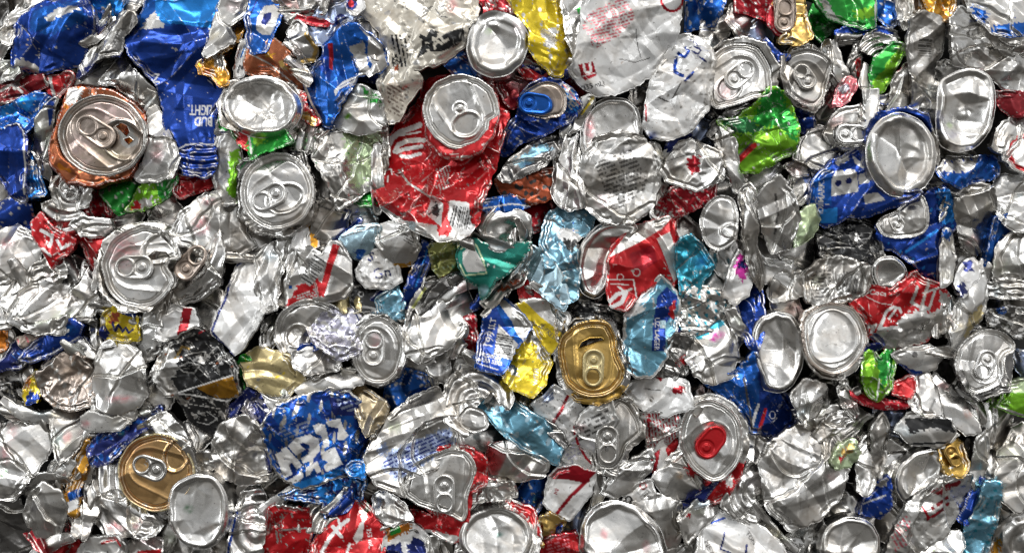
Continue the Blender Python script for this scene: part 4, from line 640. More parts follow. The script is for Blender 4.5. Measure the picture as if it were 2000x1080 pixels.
can('blue can with a white bar-code triangle and a silver fold on top', 6, B('930,716 936,670 946,620 964,590 974,574 1000,596 1040,634 1020,664 1006,678 986,722 978,728', 'blu', cr=.18, cs=60, fine=.04, folds=((1005, 640, -50, -.2, 6),),
    pr=[('half', 'blu', 0, 0, 0), ('poly', 'roy', '946,620 964,590 1006,676 980,730 930,716 936,670'), ('poly', 'sil', '968,572 1042,632 1022,664 1010,652 1000,628 972,590'), ('poly', 'pwh', '974,634 1012,672 1000,702 964,692 968,668'), ('bars', 'blk', 984, 674, 44, 34, 100, 20), ('text', 'wht', '1991', 958, 658, 22, -80, .0), ('text', 'wht', 'LT', 963, 630, 16, -80, .02), ('text', 'wht', 'PREMIUM', 958, 695, 10, 12, .02), ('text', 'wht', 'LAGER BEER', 955, 704, 10, 12, .02), ('line', 'wht', '934,708 972,720', 2)]), ref='blue bar-code can')
can('silver and yellow can with slanting printed band, behind the blue bar-code can', 0, B('1006,596 1030,584 1076,588 1112,614 1108,652 1092,672 1076,692 1058,672 1034,630', 'sil', cr=.28, cs=44, folds=((1060, 630, 220, .3, 6),), pr=[('poly', 'yel', '1006,592 1024,588 1060,622 1098,650 1090,674 1076,694 1056,672 1036,630'), ('text', 'drk', 'REFRESH', 1072, 650, 12, 42, .0), ('line', 'drk', '1038,628 1056,640 1064,634', 2), ('fine', 'dul', '1070,606 1100,620 1094,640 1070,628', 5, 30)]))
can('yellow and silver pinched foil can, right of the bar-code triangle', 4, B('984,738 992,708 1004,674 1038,636 1058,672 1076,706 1062,752 1040,772 1006,758', 'yel', cr=.36, cs=34, fine=.2, folds=((1020, 712, 100, .35, 3),), pr=[('rag', 'sil', '1016,664 1038,638 1074,706 1052,700 1046,672', 5), ('rag', 'sil', '990,706 1010,716 1014,738 992,724', 4), ('text', 'wht', 'WITH', 1047, 735, 12, -84, .02), ('scuff', 'olv', .9, 20)]), ref='yellow pinched foil can')
can('golden can lid with golden rim, dented right side and pull tab', 22, B('1084,690 1092,658 1124,626 1166,618 1196,628 1212,660 1216,694 1232,722 1224,750 1204,772 1164,788 1120,778 1094,748', 'drk', dz=-12, cr=.25, cs=30, skirt=60, pr=[('half', 'pwh', 1120, 740, 110), ('half', 'dgold', 1166, 760, 80)]),
    Ld('1088,690 1092,666 1106,645 1128,630 1166,623 1190,631 1204,655 1207,692 1224,722 1217,746 1200,765 1165,779 1126,771 1100,745', 'gold', dz=2, tab=tb(1159, 718, 92, 74, 42, ink='tan'), holes=['1130,680 1136,668 1152,660 1174,659 1180,663 1150,673'], tilt=(-.03, .05), cr=.10, pr=[('edge', 'dgold', 5)]), ref='golden lid')
can('black crinkled can between the golden lid and the blue-grey can', -14, B('1080,640 1110,610 1150,590 1190,600 1210,650 1196,640 1160,618 1120,628', 'blk', cr=.5, cs=20, fine=.5, pr=[('scuff', 'sil', 1.0, 16)]))
can('red can with white side panel and curled silver top, right of centre', 4, B('1188,512 1198,480 1238,444 1300,424 1328,416 1324,440 1328,480 1332,540 1312,562 1292,548 1246,574 1224,604 1188,598 1186,560', 'red', cr=.16, cs=64, fine=.05, folds=((1290, 490, 10, -.35, 6), (1220, 470, 235, -.7, 6)),
    pr=[('poly', 'sil', '1186,504 1236,442 1300,422 1324,416 1296,446 1240,478 1198,498'), ('poly', 'pwh', '1284,466 1312,452 1334,530 1318,552'), ('poly', 'crim', '1228,496 1274,478 1284,510 1240,540'), ('line', 'wht', '1188,546 1236,546 1242,580', 3), ('line', 'wht', '1190,554 1226,556', 2), ('line', 'wht', '1188,588 1204,574 1222,570 1212,590 1190,600', 8), ('line', 'wht', '1206,560 1220,570 1232,564', 4), ('ring', 'pwh', 1242, 532, 7, 2), ('ring', 'wht', 1210, 541, 6, 1.5)]), ref='red white-panel can')
can('pale silver can bottom bent double behind the red white-panel can', -4, Dm('1122,530 1130,480 1160,442 1200,428 1242,434 1250,452 1200,500 1190,566 1164,588 1132,570', dz=0, cr=.3, cs=44, depth=.15, tilt=(.1, .05), pr=[('spot', 'rose', 1172, 530, 20, 20, .3)]))
can('sky blue can with dark blue panel and upright white lettering', 8, B('1216,702 1218,660 1222,612 1260,574 1290,538 1312,556 1328,580 1328,614 1320,652 1306,688 1280,732 1236,734 1220,720', 'sky', cr=.28, cs=42, fine=.22, folds=((1240, 640, 190, -.5, 5), (1280, 600, 100, .2, 6)), pr=[('poly', 'roy', '1272,686 1276,630 1284,580 1304,560 1326,580 1320,610 1300,634 1300,686'), ('rag', 'red', '1308,600 1322,586 1318,626 1308,616', 3), ('text', 'wht', 'UZ. LAGER', 1283, 652, 13, 92, .02), ('poly', 'ice', '1290,626 1302,626 1302,642 1290,642'), ('line', 'wht', '1224,616 1262,578 1292,540', 4), ('rag', 'pwh', '1222,606 1262,588 1256,606 1226,624', 4), ('edge', 'pwh', 5), ('scuff', 'sil', 1.05, 22)]), ref='sky blue lager can')
can('bright cyan can crumpled beside the red white-panel can', -2, B('1322,480 1330,464 1348,460 1372,480 1398,520 1390,532 1372,550 1362,582 1332,580 1324,524', 'cya', cr=.4, cs=28, fine=.3, pr=[('scuff', 'sil', 1.0, 18), ('spot', 'azu', 1370, 510, 20, 14, .6)]))
can('shredded silver and cyan can shreds, @', -4, B('1326,588 1340,560 1380,560 1424,586 1430,620 1400,642 1360,652 1330,640', 'sil', cr=.55, cs=18, fine=.7, pr=[('scuff', 'cya', .45, 20), ('scuff', 'drk', .7, 16)]))
can('dark crumpled can bottom of the sky blue lager can, black and red scraps', 2, B('1262,704 1290,676 1320,650 1350,660 1346,700 1344,730 1310,742 1276,730', 'drk', cr=.55, cs=16, fine=.7, pr=[('rag', 'red', '1320,700 1346,690 1344,712 1324,716', 3), ('scuff', 'sil', .6, 16), ('scuff', 'blu', 1.3, 16)]))
can('silver can bottom with a magenta spot, faceted like a gem', 8, B('1340,700 1352,652 1412,618 1434,640 1444,690 1432,734 1390,750 1356,734', 'sil', cr=.34, cs=50, fine=.02, tilt=(-.1, .22), folds=((1400, 680, 250, -.3, 3), (1420, 690, 0, -.4, 4)), pr=[('spot', 'mag', 1404, 654, 13, 8, 1.0), ('spot', 'mag', 1396, 662, 9, 7, 1.0), ('rag', 'cya', '1352,660 1410,622 1420,632 1370,664', 3)]), ref='magenta-spotted can')
can('pointed silver can flap right of the magenta-spotted can', 0, B('1416,604 1434,606 1464,650 1442,684 1430,640', 'sil', cr=.25, cs=30, folds=((1440, 640, 20, -.5, 4),)))
can('white can with magenta and blue flower print, @', 0, B('1416,580 1424,524 1446,488 1464,520 1474,540 1462,574 1432,594', 'wht', cr=.36, cs=30, fine=.15, folds=((1440, 560, 120, -.4, 4),), pr=[('rag', 'mag', '1430,530 1446,490 1466,524 1452,552', 5), ('rag', 'nav', '1440,514 1456,508 1460,522 1446,526', 4), ('scuff', 'cya', 1.2, 14)]))
can('royal blue can in deep shade right of the magenta flower print', -18, B('1420,600 1450,570 1490,560 1492,640 1470,690 1446,650', 'roy', cr=.4, cs=30))
can('blue can with white and red line marks, below the magenta-spotted can', -4, B('1376,750 1440,722 1470,686 1500,740 1542,770 1564,800 1568,830 1532,854 1470,846 1440,800 1410,770', 'blu', cr=.38, cs=34, fine=.2, folds=((1470, 780, 10, -.5, 4), (1450, 780, 190, -.3, 4)), pr=[('half', 'roy', 1480, 780, 0), ('line', 'wht', '1468,840 1480,790', 6), ('line', 'red', '1484,840 1496,800', 7), ('line', 'drk', '1450,740 1464,800 1470,840', 4), ('text', 'wht', 'Ol', 1512, 814, 22, 60, .0)]))
can('silver lid folded in half with the rivet showing, right of the cyan can', 4, Ld('1364,432 1376,400 1400,380 1432,384 1444,420 1438,470 1406,494 1376,478', 'sil', dz=0, cr=.2, cs=30, folds=((1412, 430, 10, .5, 4),), tab=None, mouth=(1424, 452, 14, 18, 80, -5), tilt=(.1, 0)))
can('dark red crinkled can pieces above the red white-panel can', -14, B('1286,402 1310,370 1350,350 1396,362 1394,392 1350,412 1320,424', 'crim', cr=.55, cs=20, fine=.4, pr=[('scuff', 'sil', .7, 18)]))
can('silver wrinkled can with a small red emblem, right of the crinkled silver disc', -4, B('1286,320 1308,286 1350,273 1404,300 1412,350 1362,372 1302,352', 'sil', cr=.45, cs=26, fine=.4, pr=[('rag', 'crim', '1340,310 1364,304 1366,336 1350,340', 4), ('line', 'drk', '1296,316 1350,300 1400,310', 1.5)]))
can('long curved silver can side hanging below the white blue-script can', 0, B('1392,240 1410,228 1436,268 1442,330 1464,372 1440,378 1412,322', 'sil', cr=.2, cs=40, bow=(0, 14, 34), folds=((1420, 290, 0, -.3, 4),)))
can('silver strip curving down like a tusk, right of the folded half lid', -2, B('1444,372 1466,358 1482,400 1476,470 1498,530 1494,566 1470,544 1454,484', 'dul', cr=.2, cs=34, bow=(10, 12, 26), folds=((1468, 450, 5, -.4, 4),)))
can('silver can pinched into a leaf shape with a dark slit', 2, B('1478,384 1500,356 1522,344 1548,380 1564,430 1548,482 1512,494 1490,446', 'sil', cr=.25, cs=36, folds=((1520, 420, 10, .6, 4), (1545, 420, 0, -.6, 5)), pr=[('line', 'drk', '1514,380 1520,420 1516,456', 5)]))
can('pale green can scrap left of the white block-lettered blue can', -4, B('1552,482 1558,420 1590,398 1604,430 1588,462', 'pgr', cr=.36, cs=26, folds=((1575, 440, 40, -.4, 4),)))
can('upper steel blue can with torn black and white print, centre right', -4, B('1056,474 1068,420 1100,398 1132,393 1164,420 1152,452 1122,472 1132,520 1126,584 1098,592 1066,540', 'steel', cr=.4, cs=34, fine=.2, pr=[('rag', 'wht', '1086,440 1130,452 1140,476 1112,482 1092,466', 5), ('rag', 'blk', '1100,466 1136,470 1120,492 1104,486', 5), ('scuff', 'blu', 1.1, 20), ('scuff', 'sil', .9, 30), ('spot', 'ice', 1120, 420, 20, 12, .6)]), ref='steel blue can')
can('ice-pale silver can end with bluish tint, below left of the steel blue can', 2, B('1020,520 1034,478 1062,490 1094,530 1110,580 1100,606 1060,576 1036,548', 'ice', cr=.32, cs=38, folds=((1060, 540, 40, -.3, 6),)))
can('red can sliver with pale rim, right of the teal beak can', -8, B('1014,566 1026,536 1056,574 1062,592 1018,590', 'red', cr=.2, cs=30, pr=[('line', 'cre', '1016,586 1060,588', 5)]))
can('brownish dark can rim arching below the teal beak can', -10, B('940,592 960,562 1000,536 1030,532 1020,556 984,572 956,610', 'dul', cr=.2, cs=30, pr=[('rag', 'rus', '970,566 1016,540 1010,556 980,572', 4)]))
can('silver can with fine dark text lines and ribbed end, left of the right-hand red can', 2, B('1572,536 1600,510 1640,502 1692,518 1700,546 1692,572 1656,588 1610,600 1578,588', 'dul', cr=.34, cs=34, fine=.3, folds=((1630, 550, 20, -.3, 5),), pleats=((20, 14, 1.2),), pr=[('fine', 'drk', '1580,536 1624,520 1624,580 1590,590', 7, -6), ('bars', 'drk', 1660, 552, 44, 40, 10, 16), ('scuff', 'sil', .9, 24)]))
can('shiny silver can foot with a stepped ring, above the right-hand red can', 4, Dm('1706,546 1704,520 1716,503 1746,498 1768,514 1774,538 1758,558 1738,566 1716,562', dz=0, tilt=(.1, -.3), depth=.25, rim=.16))
can('right-hand red can with looping white script and torn silver lower side', 4, B('1660,592 1690,574 1702,558 1740,566 1770,545 1786,528 1798,542 1838,556 1854,576 1860,602 1842,642 1812,668 1776,678 1736,682 1704,656 1688,622', 'red', cr=.32, cs=44, fine=.2, folds=((1730, 590, 250, -.2, 6), (1800, 610, 20, -.3, 8), (1740, 650, 110, -.4, 5)),
    pr=[('rag', 'sil', '1752,626 1790,604 1822,612 1850,590 1862,602 1842,644 1812,668 1776,680 1736,684 1700,658 1716,644 1752,642', 4), ('line', 'wht', '1726,622 1730,608 1742,600 1756,602 1760,610', 6), ('line', 'wht', '1736,622 1748,604', 5), ('line', 'wht', '1726,622 1716,642 1752,640', 7), ('line', 'wht', '1698,640 1710,634 1704,650', 5), ('line', 'pwh', '1812,550 1804,572 1798,596 1812,604 1826,566', 6), ('line', 'pwh', '1788,560 1780,590 1804,606', 6), ('line', 'pwh', '1800,572 1834,562', 4), ('line', 'wht', '1692,578 1716,592 1744,596', 1.5), ('text', 'wht', 'Coca', 1714, 572, 14, 8), ('rag', 'sil', '1834,566 1858,580 1856,600 1838,592', 3)]), ref='right-hand red can')
can('smooth round silver can bottom with a shallow ring, lower right', 14, B('1562,650 1570,612 1600,592 1640,586 1678,600 1700,640 1698,680 1680,712 1640,740 1600,732 1572,700', 'dul', dz=-10, cr=.2, cs=30, skirt=60), Ld('1565,642 1576,611 1600,595 1635,590 1670,600 1690,631 1695,665 1680,700 1656,725 1620,733 1590,720 1570,690', 'sil', dz=2, cr=.09, cs=60, tilt=(-.02, .1), ghost=dict(x=1628, y=658, a=20, l=86, w=84), pr=[('line', 'dul', '1612,676 1626,670 1640,676 1652,666', 1.5), ('edge', 'dirt', 5)]), ref='smooth ringed can bottom')
can('tall oval silver can bottom left of the smooth ringed can bottom', 4, Dm('1467,700 1470,650 1484,620 1516,607 1552,614 1570,650 1574,700 1560,744 1530,770 1490,764', dz=0, cr=.3, cs=46, depth=.16, tilt=(.02, .12), skirt=60))
can('dented silver lid at the right edge with a bent rim and shadowed tab', 8, B('1858,710 1866,676 1890,650 1926,636 1964,641 1990,665 1990,694 1970,760 1900,778 1872,758', 'drk', dz=-12, cr=.2, cs=30, skirt=60), Ld('1862,710 1870,680 1890,656 1925,641 1960,646 1984,666 1985,688 1966,692 1958,706 1962,728 1954,752 1926,764 1900,770 1876,755', 'sil', dz=2, tab=tb(1925, 712, 110, 60, 40), tilt=(-.06, .06), cr=.16), ref='bent-rim lid')
can('white can folded lengthwise with a tan inside, left of the bent-rim lid', 2, B('1852,648 1866,600 1896,560 1926,528 1934,580 1922,622 1892,652 1872,694 1858,676', 'pwh', cr=.26, cs=40, folds=((1888, 610, 30, -.5, 5),), pr=[('rag', 'tan', '1892,620 1920,590 1922,624 1880,670', 4)]))
can('white and navy patterned can strip at the right, @', 0, B('1862,560 1872,530 1890,510 1912,504 1920,530 1896,560 1872,580', 'wht', cr=.3, cs=30, pr=[('rag', 'nav', '1884,512 1904,508 1902,530 1888,530', 4), ('rag', 'nav', '1864,560 1884,548 1886,572 1868,580', 4)]))
can('rounded silver can shoulder at the right edge', -2, B('1940,544 1946,484 1980,454 2014,456 2014,548', 'sil', cr=.2, cs=50, bow=(60, 16, 60)))
can('flattened silver can seen edge-on under the rounded shoulder, right edge', -4, B('1928,552 1960,548 2014,550 2014,582 1940,580', 'dul', cr=.2, cs=30, pleats=((88, 14, 3),)))
can('black and white torn print scraps at the right edge above the bent-rim lid', -8, B('1930,610 1970,598 2014,606 2014,660 1986,660 1960,640 1936,634', 'drk', cr=.45, cs=22, fine=.4, pr=[('scuff', 'wht', .3, 26), ('rag', 'blu', '1940,604 1964,600 1960,616', 3)]))
can('dull dented silver can hanging below the blue strip, right side', -6, B('1862,382 1890,358 1932,364 1948,400 1938,450 1912,504 1886,482 1868,430', 'dul', cr=.3, cs=46, folds=((1900, 420, 250, -.3, 5), (1920, 430, 0, -.5, 6))))
can('blue can strip slanting at the right edge, @', -10, B('1926,500 1938,424 1972,420 1974,440 1958,482 1926,540', 'blu', cr=.3, cs=30))
can('white crinkled can sheet at the right edge below the red ring', -4, B('1942,380 1960,340 2014,346 2014,452 1976,452 1950,420', 'pwh', cr=.4, cs=30, fine=.3, pr=[('scuff', 'sil', .3, 30)]))
can('silver-topped blue can lying flat below the dented rim can bottom', 2, B('1826,334 1850,308 1914,306 1954,302 1962,340 1930,352 1872,364 1836,354', 'blu', cr=.32, cs=36, fine=.15, folds=((1890, 334, 260, -.5, 5),), pr=[('poly', 'sil', '1820,334 1850,300 1920,300 1900,330 1880,340 1836,338'), ('scuff', 'roy', .6, 26)]))
can('white can with a bold red ring at the right edge', -2, B('1956,286 1974,262 2014,240 2014,344 1976,332 1960,310', 'pwh', cr=.34, cs=34, pr=[('ring', 'red', 2004, 300, 34, 9)]))
can('bare wrinkled silver can below the dented rim can bottom, right edge', -6, B('1930,290 1950,250 1984,226 2014,228 2014,262 1976,272 1954,300', 'sil', cr=.36, cs=34, fine=.2))
can('dark red can corner at the right edge, upper part', -14, B('1948,178 2014,180 2014,226 1984,228 1956,212', 'mar', cr=.3, cs=30))
# lower band
can('black crumpled can with white outlined lettering and golden triangle', 2, B('300,728 326,668 352,656 390,638 412,660 420,650 438,690 462,706 470,764 442,784 450,812 436,846 402,850 366,826 352,792 346,776 322,770', 'blk', cr=.42, cs=34, fine=.25, folds=((370, 740, 80, -.2, 8),), pr=[('rag', 'sil', '290,720 326,672 348,690 352,720 336,742 352,772 330,790 296,776', 5), ('poly', 'amb', '380,756 456,732 468,776 420,778'), ('line', 'wht', '350,766 456,732', 3), ('line', 'wht', '350,768 440,784 464,780', 3.5), ('line', 'pwh', '352,716 372,706 392,712 380,728 360,726 352,716', 2), ('line', 'pwh', '372,690 402,686 400,706', 2), ('line', 'pwh', '402,700 424,676 440,700 416,716', 2), ('line', 'gold', '344,700 360,676 372,680', 4), ('line', 'crim', '392,650 408,640 412,654', 3), ('worn', 'sil', .5), ('scuff', 'cop', 1.0, 30), ('line', 'pwh', '372,812 400,806 420,820 400,832 380,826', 1.5), ('line', 'pwh', '366,790 430,800', 1.2)]), ref='black can')
can('silver can cut open like a scoop with pinkish streaks, lower left', 8, B('176,754 183,700 192,678 230,670 266,684 282,720 284,770 262,804 216,818 178,804', 'sil', cr=.16, cs=50, bow=(5, 16, 60), folds=((230, 700, 270, -.4, 4), (225, 795, 80, -.5, 5)), pr=[('spot', 'rose', 238, 778, 26, 8, .6), ('line', 'pwh', '190,690 230,684 266,696', 5)]), B('164,832 166,812 180,802 222,818 262,800 258,818 232,840 180,840', 'pwh', dz=-8, cr=.25, cs=30, name='rim', pr=[('spot', 'rose', 170, 826, 10, 8, .5)]), ref='scoop-shaped silver can')
can('glassy brownish crumpled can end left of the scoop-shaped can', -6, B('70,730 98,690 152,688 184,726 184,790 142,800 100,794 78,772', 'dirt', cr=.45, cs=28, fine=.3, pr=[('scuff', 'sil', .6, 30)]))
can('yellow and blue scraps at the left edge beside the glassy can', -12, B('42,760 66,722 76,740 78,780 56,790', 'yel', cr=.4, cs=18, pr=[('rag', 'roy', '56,764 80,768 76,800 54,796', 4), ('rag', 'ora', '42,740 60,730 56,756 44,760', 3)]))
can('black, red and white strip at the left edge, lower part', -12, B('-10,752 20,748 26,786 6,822 -10,830', 'blk', cr=.3, cs=20, pr=[('line', 'pwh', '0,760 18,790', 5), ('line', 'red', '2,800 16,796', 6)]))
can('large dull silver can bottom with a green dot, left edge, lower half', 0, B('-12,832 38,798 84,828 94,880 62,934 30,976 -12,964', 'sil', cr=.2, cs=66, fine=.04, bow=(50, 18, 80), folds=((40, 830, 260, -.4, 5),), pr=[('spot', 'grn', 13, 922, 7, 7, .8), ('spot', 'rose', 14, 886, 12, 20, .4), ('spot', 'rose', 30, 812, 30, 8, .4)]))
can('long dull silver can wall running down from the glassy can', -6, B('92,806 150,790 168,830 152,872 120,904 106,860', 'dul', cr=.25, cs=40, folds=((125, 840, 20, -.4, 6),), pr=[('spot', 'rose', 132, 854, 8, 12, .5)]))
can('white crumpled can knob below the long dull can wall, left', -8, B('90,916 112,892 150,900 128,938 96,950', 'pwh', cr=.4, cs=20, pr=[('spot', 'red', 122, 930, 8, 5, .8)]))
can('silver can end pinched to a point at the bottom left', -2, B('46,1000 62,960 84,940 118,956 130,990 112,1050 76,1066 56,1030', 'sil', cr=.28, cs=40, folds=((88, 985, 80, -.35, 4),), bow=(0, 10, 50)))
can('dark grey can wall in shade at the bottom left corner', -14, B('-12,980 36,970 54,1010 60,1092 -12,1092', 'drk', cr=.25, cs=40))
can('crumpled navy blue can strip slanting above the bronze lid', 0, B('172,874 194,842 254,820 316,792 312,818 262,852 216,902 182,908', 'nav', cr=.34, cs=30, fine=.2, pr=[('scuff', 'blu', .4, 30), ('spot', 'cya', 236, 846, 6, 5, 1)]))
can('bronze-gold can lid with a pale silver pull tab, lower left', 14, B('226,934 236,876 272,832 322,802 352,828 376,866 386,900 340,1000 318,1014 270,1008 240,978', 'sil', dz=-14, cr=.26, cs=36, skirt=60, pr=[('half', 'wht', 290, 990, 90)], folds=((300, 850, 260, -.4, 6),)),
    Ld(ell(305, 922, 75, 77, 0, [(60, .04, 30), (250, .02, 30)]), 'bron', dz=2, tab=tb(292, 913, 200, 70, 44, ink='dul'), mouth=(344, 890, 22, 30, 20, 3), tilt=(.03, .05), cr=.10, pr=[('edge', 'tan', 4), ('spot', 'cop', 270, 880, 40, 20, .4)]), ref='bronze-gold lid')
can('amber and blue-checked can strip left of the bronze-gold lid', -6, B('130,956 148,900 172,858 184,876 164,922 152,960 150,1010 134,1000', 'amb', cr=.3, cs=24, pr=[('poly', 'blu', '132,962 156,952 160,968 138,984'), ('poly', 'wht', '132,980 152,972 154,990 134,1000'), ('line', 'sil', '134,950 160,890', 3)]))
can('nested silver can ribs curving around the left of the bronze-gold lid', -2, B('156,966 178,912 236,898 242,964 322,1018 304,1044 204,1046 168,1014', 'sil', cr=.2, cs=40, arcs=((300, 930, 34, 5),), pr=[('spot', 'rose', 226, 1030, 24, 8, .6), ('spot', 'rose', 266, 1026, 10, 6, .5)]))
can('oval silver can bottom with a small dark green dot', 30, Dm('324,984 335,946 374,924 420,930 440,960 447,1010 432,1055 400,1077 355,1067 328,1030', dz=0, cr=.22, cs=56, depth=.10, rim=.12, tilt=(.0, .1), skirt=60, pr=[('spot', 'dgr', 366, 995, 10, 9, 1), ('spot', 'pwh', 370, 1062, 20, 10, .8), ('spot', 'dirt', 410, 1030, 20, 10, .5)]), ref='green-dotted can bottom')
can('silver can neck bent up between the bronze lid and the green-dotted bottom', 4, B('362,914 380,886 412,880 418,912 396,930 368,944', 'sil', cr=.3, cs=30, bow=(20, 8, 30)))
can('silver can collapsed into looping folds, lower left', 6, B('412,906 418,862 432,828 482,808 524,850 538,900 522,938 470,948 424,928', 'sil', cr=.3, cs=30, folds=((470, 880, 30, -.3, 4), (480, 860, 75, .7, 3), (470, 880, 70, -.9, 3), (470, 905, 60, .7, 3), (500, 850, 110, -.4, 3)), arcs=((400, 900, 38, 3),)))
can('white torn can with red bands at the bottom left edge', -4, B('150,1076 172,1050 232,1044 250,1062 240,1092 140,1092', 'pwh', cr=.35, cs=24, pr=[('line', 'red', '200,1060 230,1050 244,1070', 5), ('scuff', 'drk', .9, 20)]))
can('silver and red striped can along the bottom edge, below the bronze-gold lid', -6, B('246,1062 290,1048 318,1052 320,1092 240,1092', 'sil', cr=.36, cs=24, pr=[('poly', 'red', '268,1076 320,1068 320,1092 262,1092')]))
can('khaki yellow can flap with a white tag, left of the large blue lettered can', 0, B('468,706 500,678 562,694 594,740 562,774 512,764 482,744', 'tan', cr=.26, cs=46, folds=((530, 720, 60, -.35, 5), (500, 700, 200, -.3, 5)), pr=[('scuff', 'yel', 1.0, 40)]), ref='khaki yellow flap')
can('small white bar code sheet below the khaki yellow flap', 2, B('512,768 534,750 556,764 572,786 546,800 524,794', 'pwh', cr=.25, cs=30, pr=[('bars', 'blk', 544, 776, 46, 26, 36, 16)]))
can('green upright can strip between the black can and the khaki flap', -12, B('466,726 478,690 498,706 502,780 480,790 468,770', 'grn', cr=.4, cs=20, pr=[('scuff', 'lim', .4, 20)]))
can('navy and silver crinkled shreds left of the large blue lettered can', -4, B('474,800 490,766 526,772 540,800 520,828 498,834', 'lav', cr=.5, cs=18, fine=.5, pr=[('scuff', 'nav', .2, 20)]))
can('pale bronze can sheet folded at a corner, right of the large blue can', 0, B('678,762 702,752 758,790 748,822 716,852 700,818', 'cham', cr=.2, cs=46, folds=((715, 790, 45, -.35, 4),)))
can('rounded silver can wedge above the pale bronze sheet', -4, B('570,760 600,744 640,722 700,730 712,746 660,768 600,780', 'sil', cr=.25, cs=40, bow=(80, 10, 26)))
can('large worn blue can with heavy upside-down white block letters', 10, B('516,826 546,788 590,773 642,760 682,768 708,790 718,830 718,872 702,908 692,928 652,934 590,954 574,948 544,922 528,882', 'blu', cr=.26, cs=54, fine=.35, folds=((620, 800, 260, -.25, 6), (690, 850, 10, -.4, 8)),
    pr=[('scuff', 'roy', .2, 60), ('scuff', 'dul', .55, 34), ('worn', 'sil', .85), ('poly', 'nav', '640,775 700,785 706,815 650,812'), ('fine', 'sblu', '655,780 700,784 700,812 660,800', 9, -18), ('fine', 'sblu', '550,830 610,815 600,850 556,862', 8, -20),
        ('poly', 'wht', '541,884 553,878 562,904 557,890 552,874 563,869 591,908 580,916 572,902 566,906 572,926 556,932'), ('poly', 'wht', '566,868 582,852 608,846 622,858 624,880 610,898 592,904 588,894 602,886 606,868 594,862 588,864 598,876 580,888'), ('poly', 'wht', '612,830 622,826 634,830 642,872 632,876 626,850 618,846'), ('poly', 'wht', '635,824 662,818 668,838 678,852 668,862 656,860 658,838 640,834'), ('poly', 'wht', '628,884 652,874 668,908 636,922 632,910 640,902 630,898'), ('poly', 'wht', '598,912 620,900 628,920 620,924 614,912 606,926 598,930'), ('poly', 'wht', '560,938 592,920 594,930 574,946'),
        ('poly', 'azu', '572,944 668,914 672,926 590,954 574,950'), ('edge', 'dul', 4), ('worn', 'dul', .95)]), ref='large worn blue lettered can')
can('azure blue folded can corner below the worn blue lettered can', 4, B('672,912 686,902 712,902 712,932 684,928', 'azu', cr=.2, cs=30))
can('azure and navy crumpled scraps hanging below the worn blue lettered can', -2, B('548,964 590,954 690,926 712,940 704,980 690,974 650,996 636,1010 630,980 580,974', 'azu', cr=.4, cs=26, fine=.3, pr=[('scuff', 'nav', .2, 30), ('scuff', 'sil', .9, 20)]))
can('dark silver curved can sides in shade below the worn blue lettered can', -8, B('586,1034 598,984 640,956 690,960 672,1000 624,1036', 'dul', cr=.2, cs=34, arcs=((660, 1040, 24, 4),)))
can('large grey clear-looking dented can with faint blue print, lower centre', 9, B('716,886 734,832 800,780 852,758 884,800 894,850 892,892 800,934 792,964 740,944 718,914', 'dul', cr=.36, cs=44, fine=.45, folds=((800, 840, 230, -.2, 8),), pr=[('rag', 'sblu', '744,910 760,880 876,834 890,862 800,926 776,936', 5), ('fine', 'nav', '748,904 764,884 876,838 884,864 800,922 772,930', 7, -24), ('rag', 'sblu', '736,876 752,862 760,880 744,892', 4), ('scuff', 'wht', 1.0, 20)]), ref='grey blue-printed can')
can('silver can end ringed with loops around a small inner dome, lower centre', 6, B('862,806 870,752 900,714 942,714 988,744 1004,778 990,800 960,760 930,790 910,850 880,830', 'sil', cr=.2, cs=34, arcs=((930, 790, 26, 4),)), Ld('894,812 914,790 950,803 957,835 926,847 902,836', 'sil', dz=-2, R=30, cr=.2, cs=24, name='inner_dome'), ref='looped silver can end')
can('dusty sky blue can sheet twisting to the right, lower centre', 6, B('928,794 958,752 1012,788 1062,820 1100,868 1088,906 1040,884 990,854 960,820', 'sky', cr=.34, cs=38, fine=.25, folds=((1010, 820, 60, -.3, 6), (1060, 860, 20, -.3, 6)), pr=[('scuff', 'ice', .6, 40), ('rag', 'dul', '940,770 980,764 990,790 950,800', 4)]), ref='twisted sky blue sheet')
can('bare silver wedge under the twisted sky blue sheet', 2, B('940,904 958,870 1002,862 1074,900 1064,928 1002,944 950,938', 'sil', cr=.26, cs=46, folds=((1000, 890, 40, -.4, 4),)))
can('rounded triangular silver lid with a pull tab pointing down', 16, B('850,1008 790,960 800,906 840,880 884,870 922,874 948,892 952,938 920,960 916,1004 906,1046 884,1058 842,1042 812,1022 796,1000', 'red', dz=-14, cr=.32, cs=34, fine=.2, skirt=50, pr=[('rag', 'pwh', '820,1034 900,1046 884,1062 830,1050', 3), ('scuff', 'sil', 1.1, 20)]),
    Ld('786,956 800,911 840,886 880,874 914,880 932,904 926,940 912,970 916,1000 905,1022 880,1006 820,990 792,972', 'sil', dz=2, tab=tb(868, 964, 88, 76, 42), tilt=(.05, .03), cr=.14, pr=[('spot', 'wht', 800, 952, 10, 6, 1)]), ref='triangular lid')
can('red scuffed can with a silver folded top, bottom edge left of centre', 0, B('508,1092 516,1050 526,990 552,984 602,994 608,1040 600,1092', 'red', cr=.32, cs=34, fine=.3, pr=[('scuff', 'sil', .9, 20), ('line', 'pwh', '552,1034 600,1030', 3), ('fine', 'dul', '535,1010 550,1006 550,1060 536,1060', 8, 80), ('rag', 'sil', '520,984 560,976 600,990 560,992', 4)]), ref='scuffed red can')
can('silver ribbed can side left of the scuffed red can, bottom edge', -6, B('442,1092 452,1030 470,960 500,950 520,990 510,1092', 'sil', cr=.22, cs=34, arcs=((500, 1040, 26, 3.5),), pr=[('spot', 'crim', 488, 1020, 10, 40, .5), ('line', 'roy', '446,1080 462,1000', 5)]))
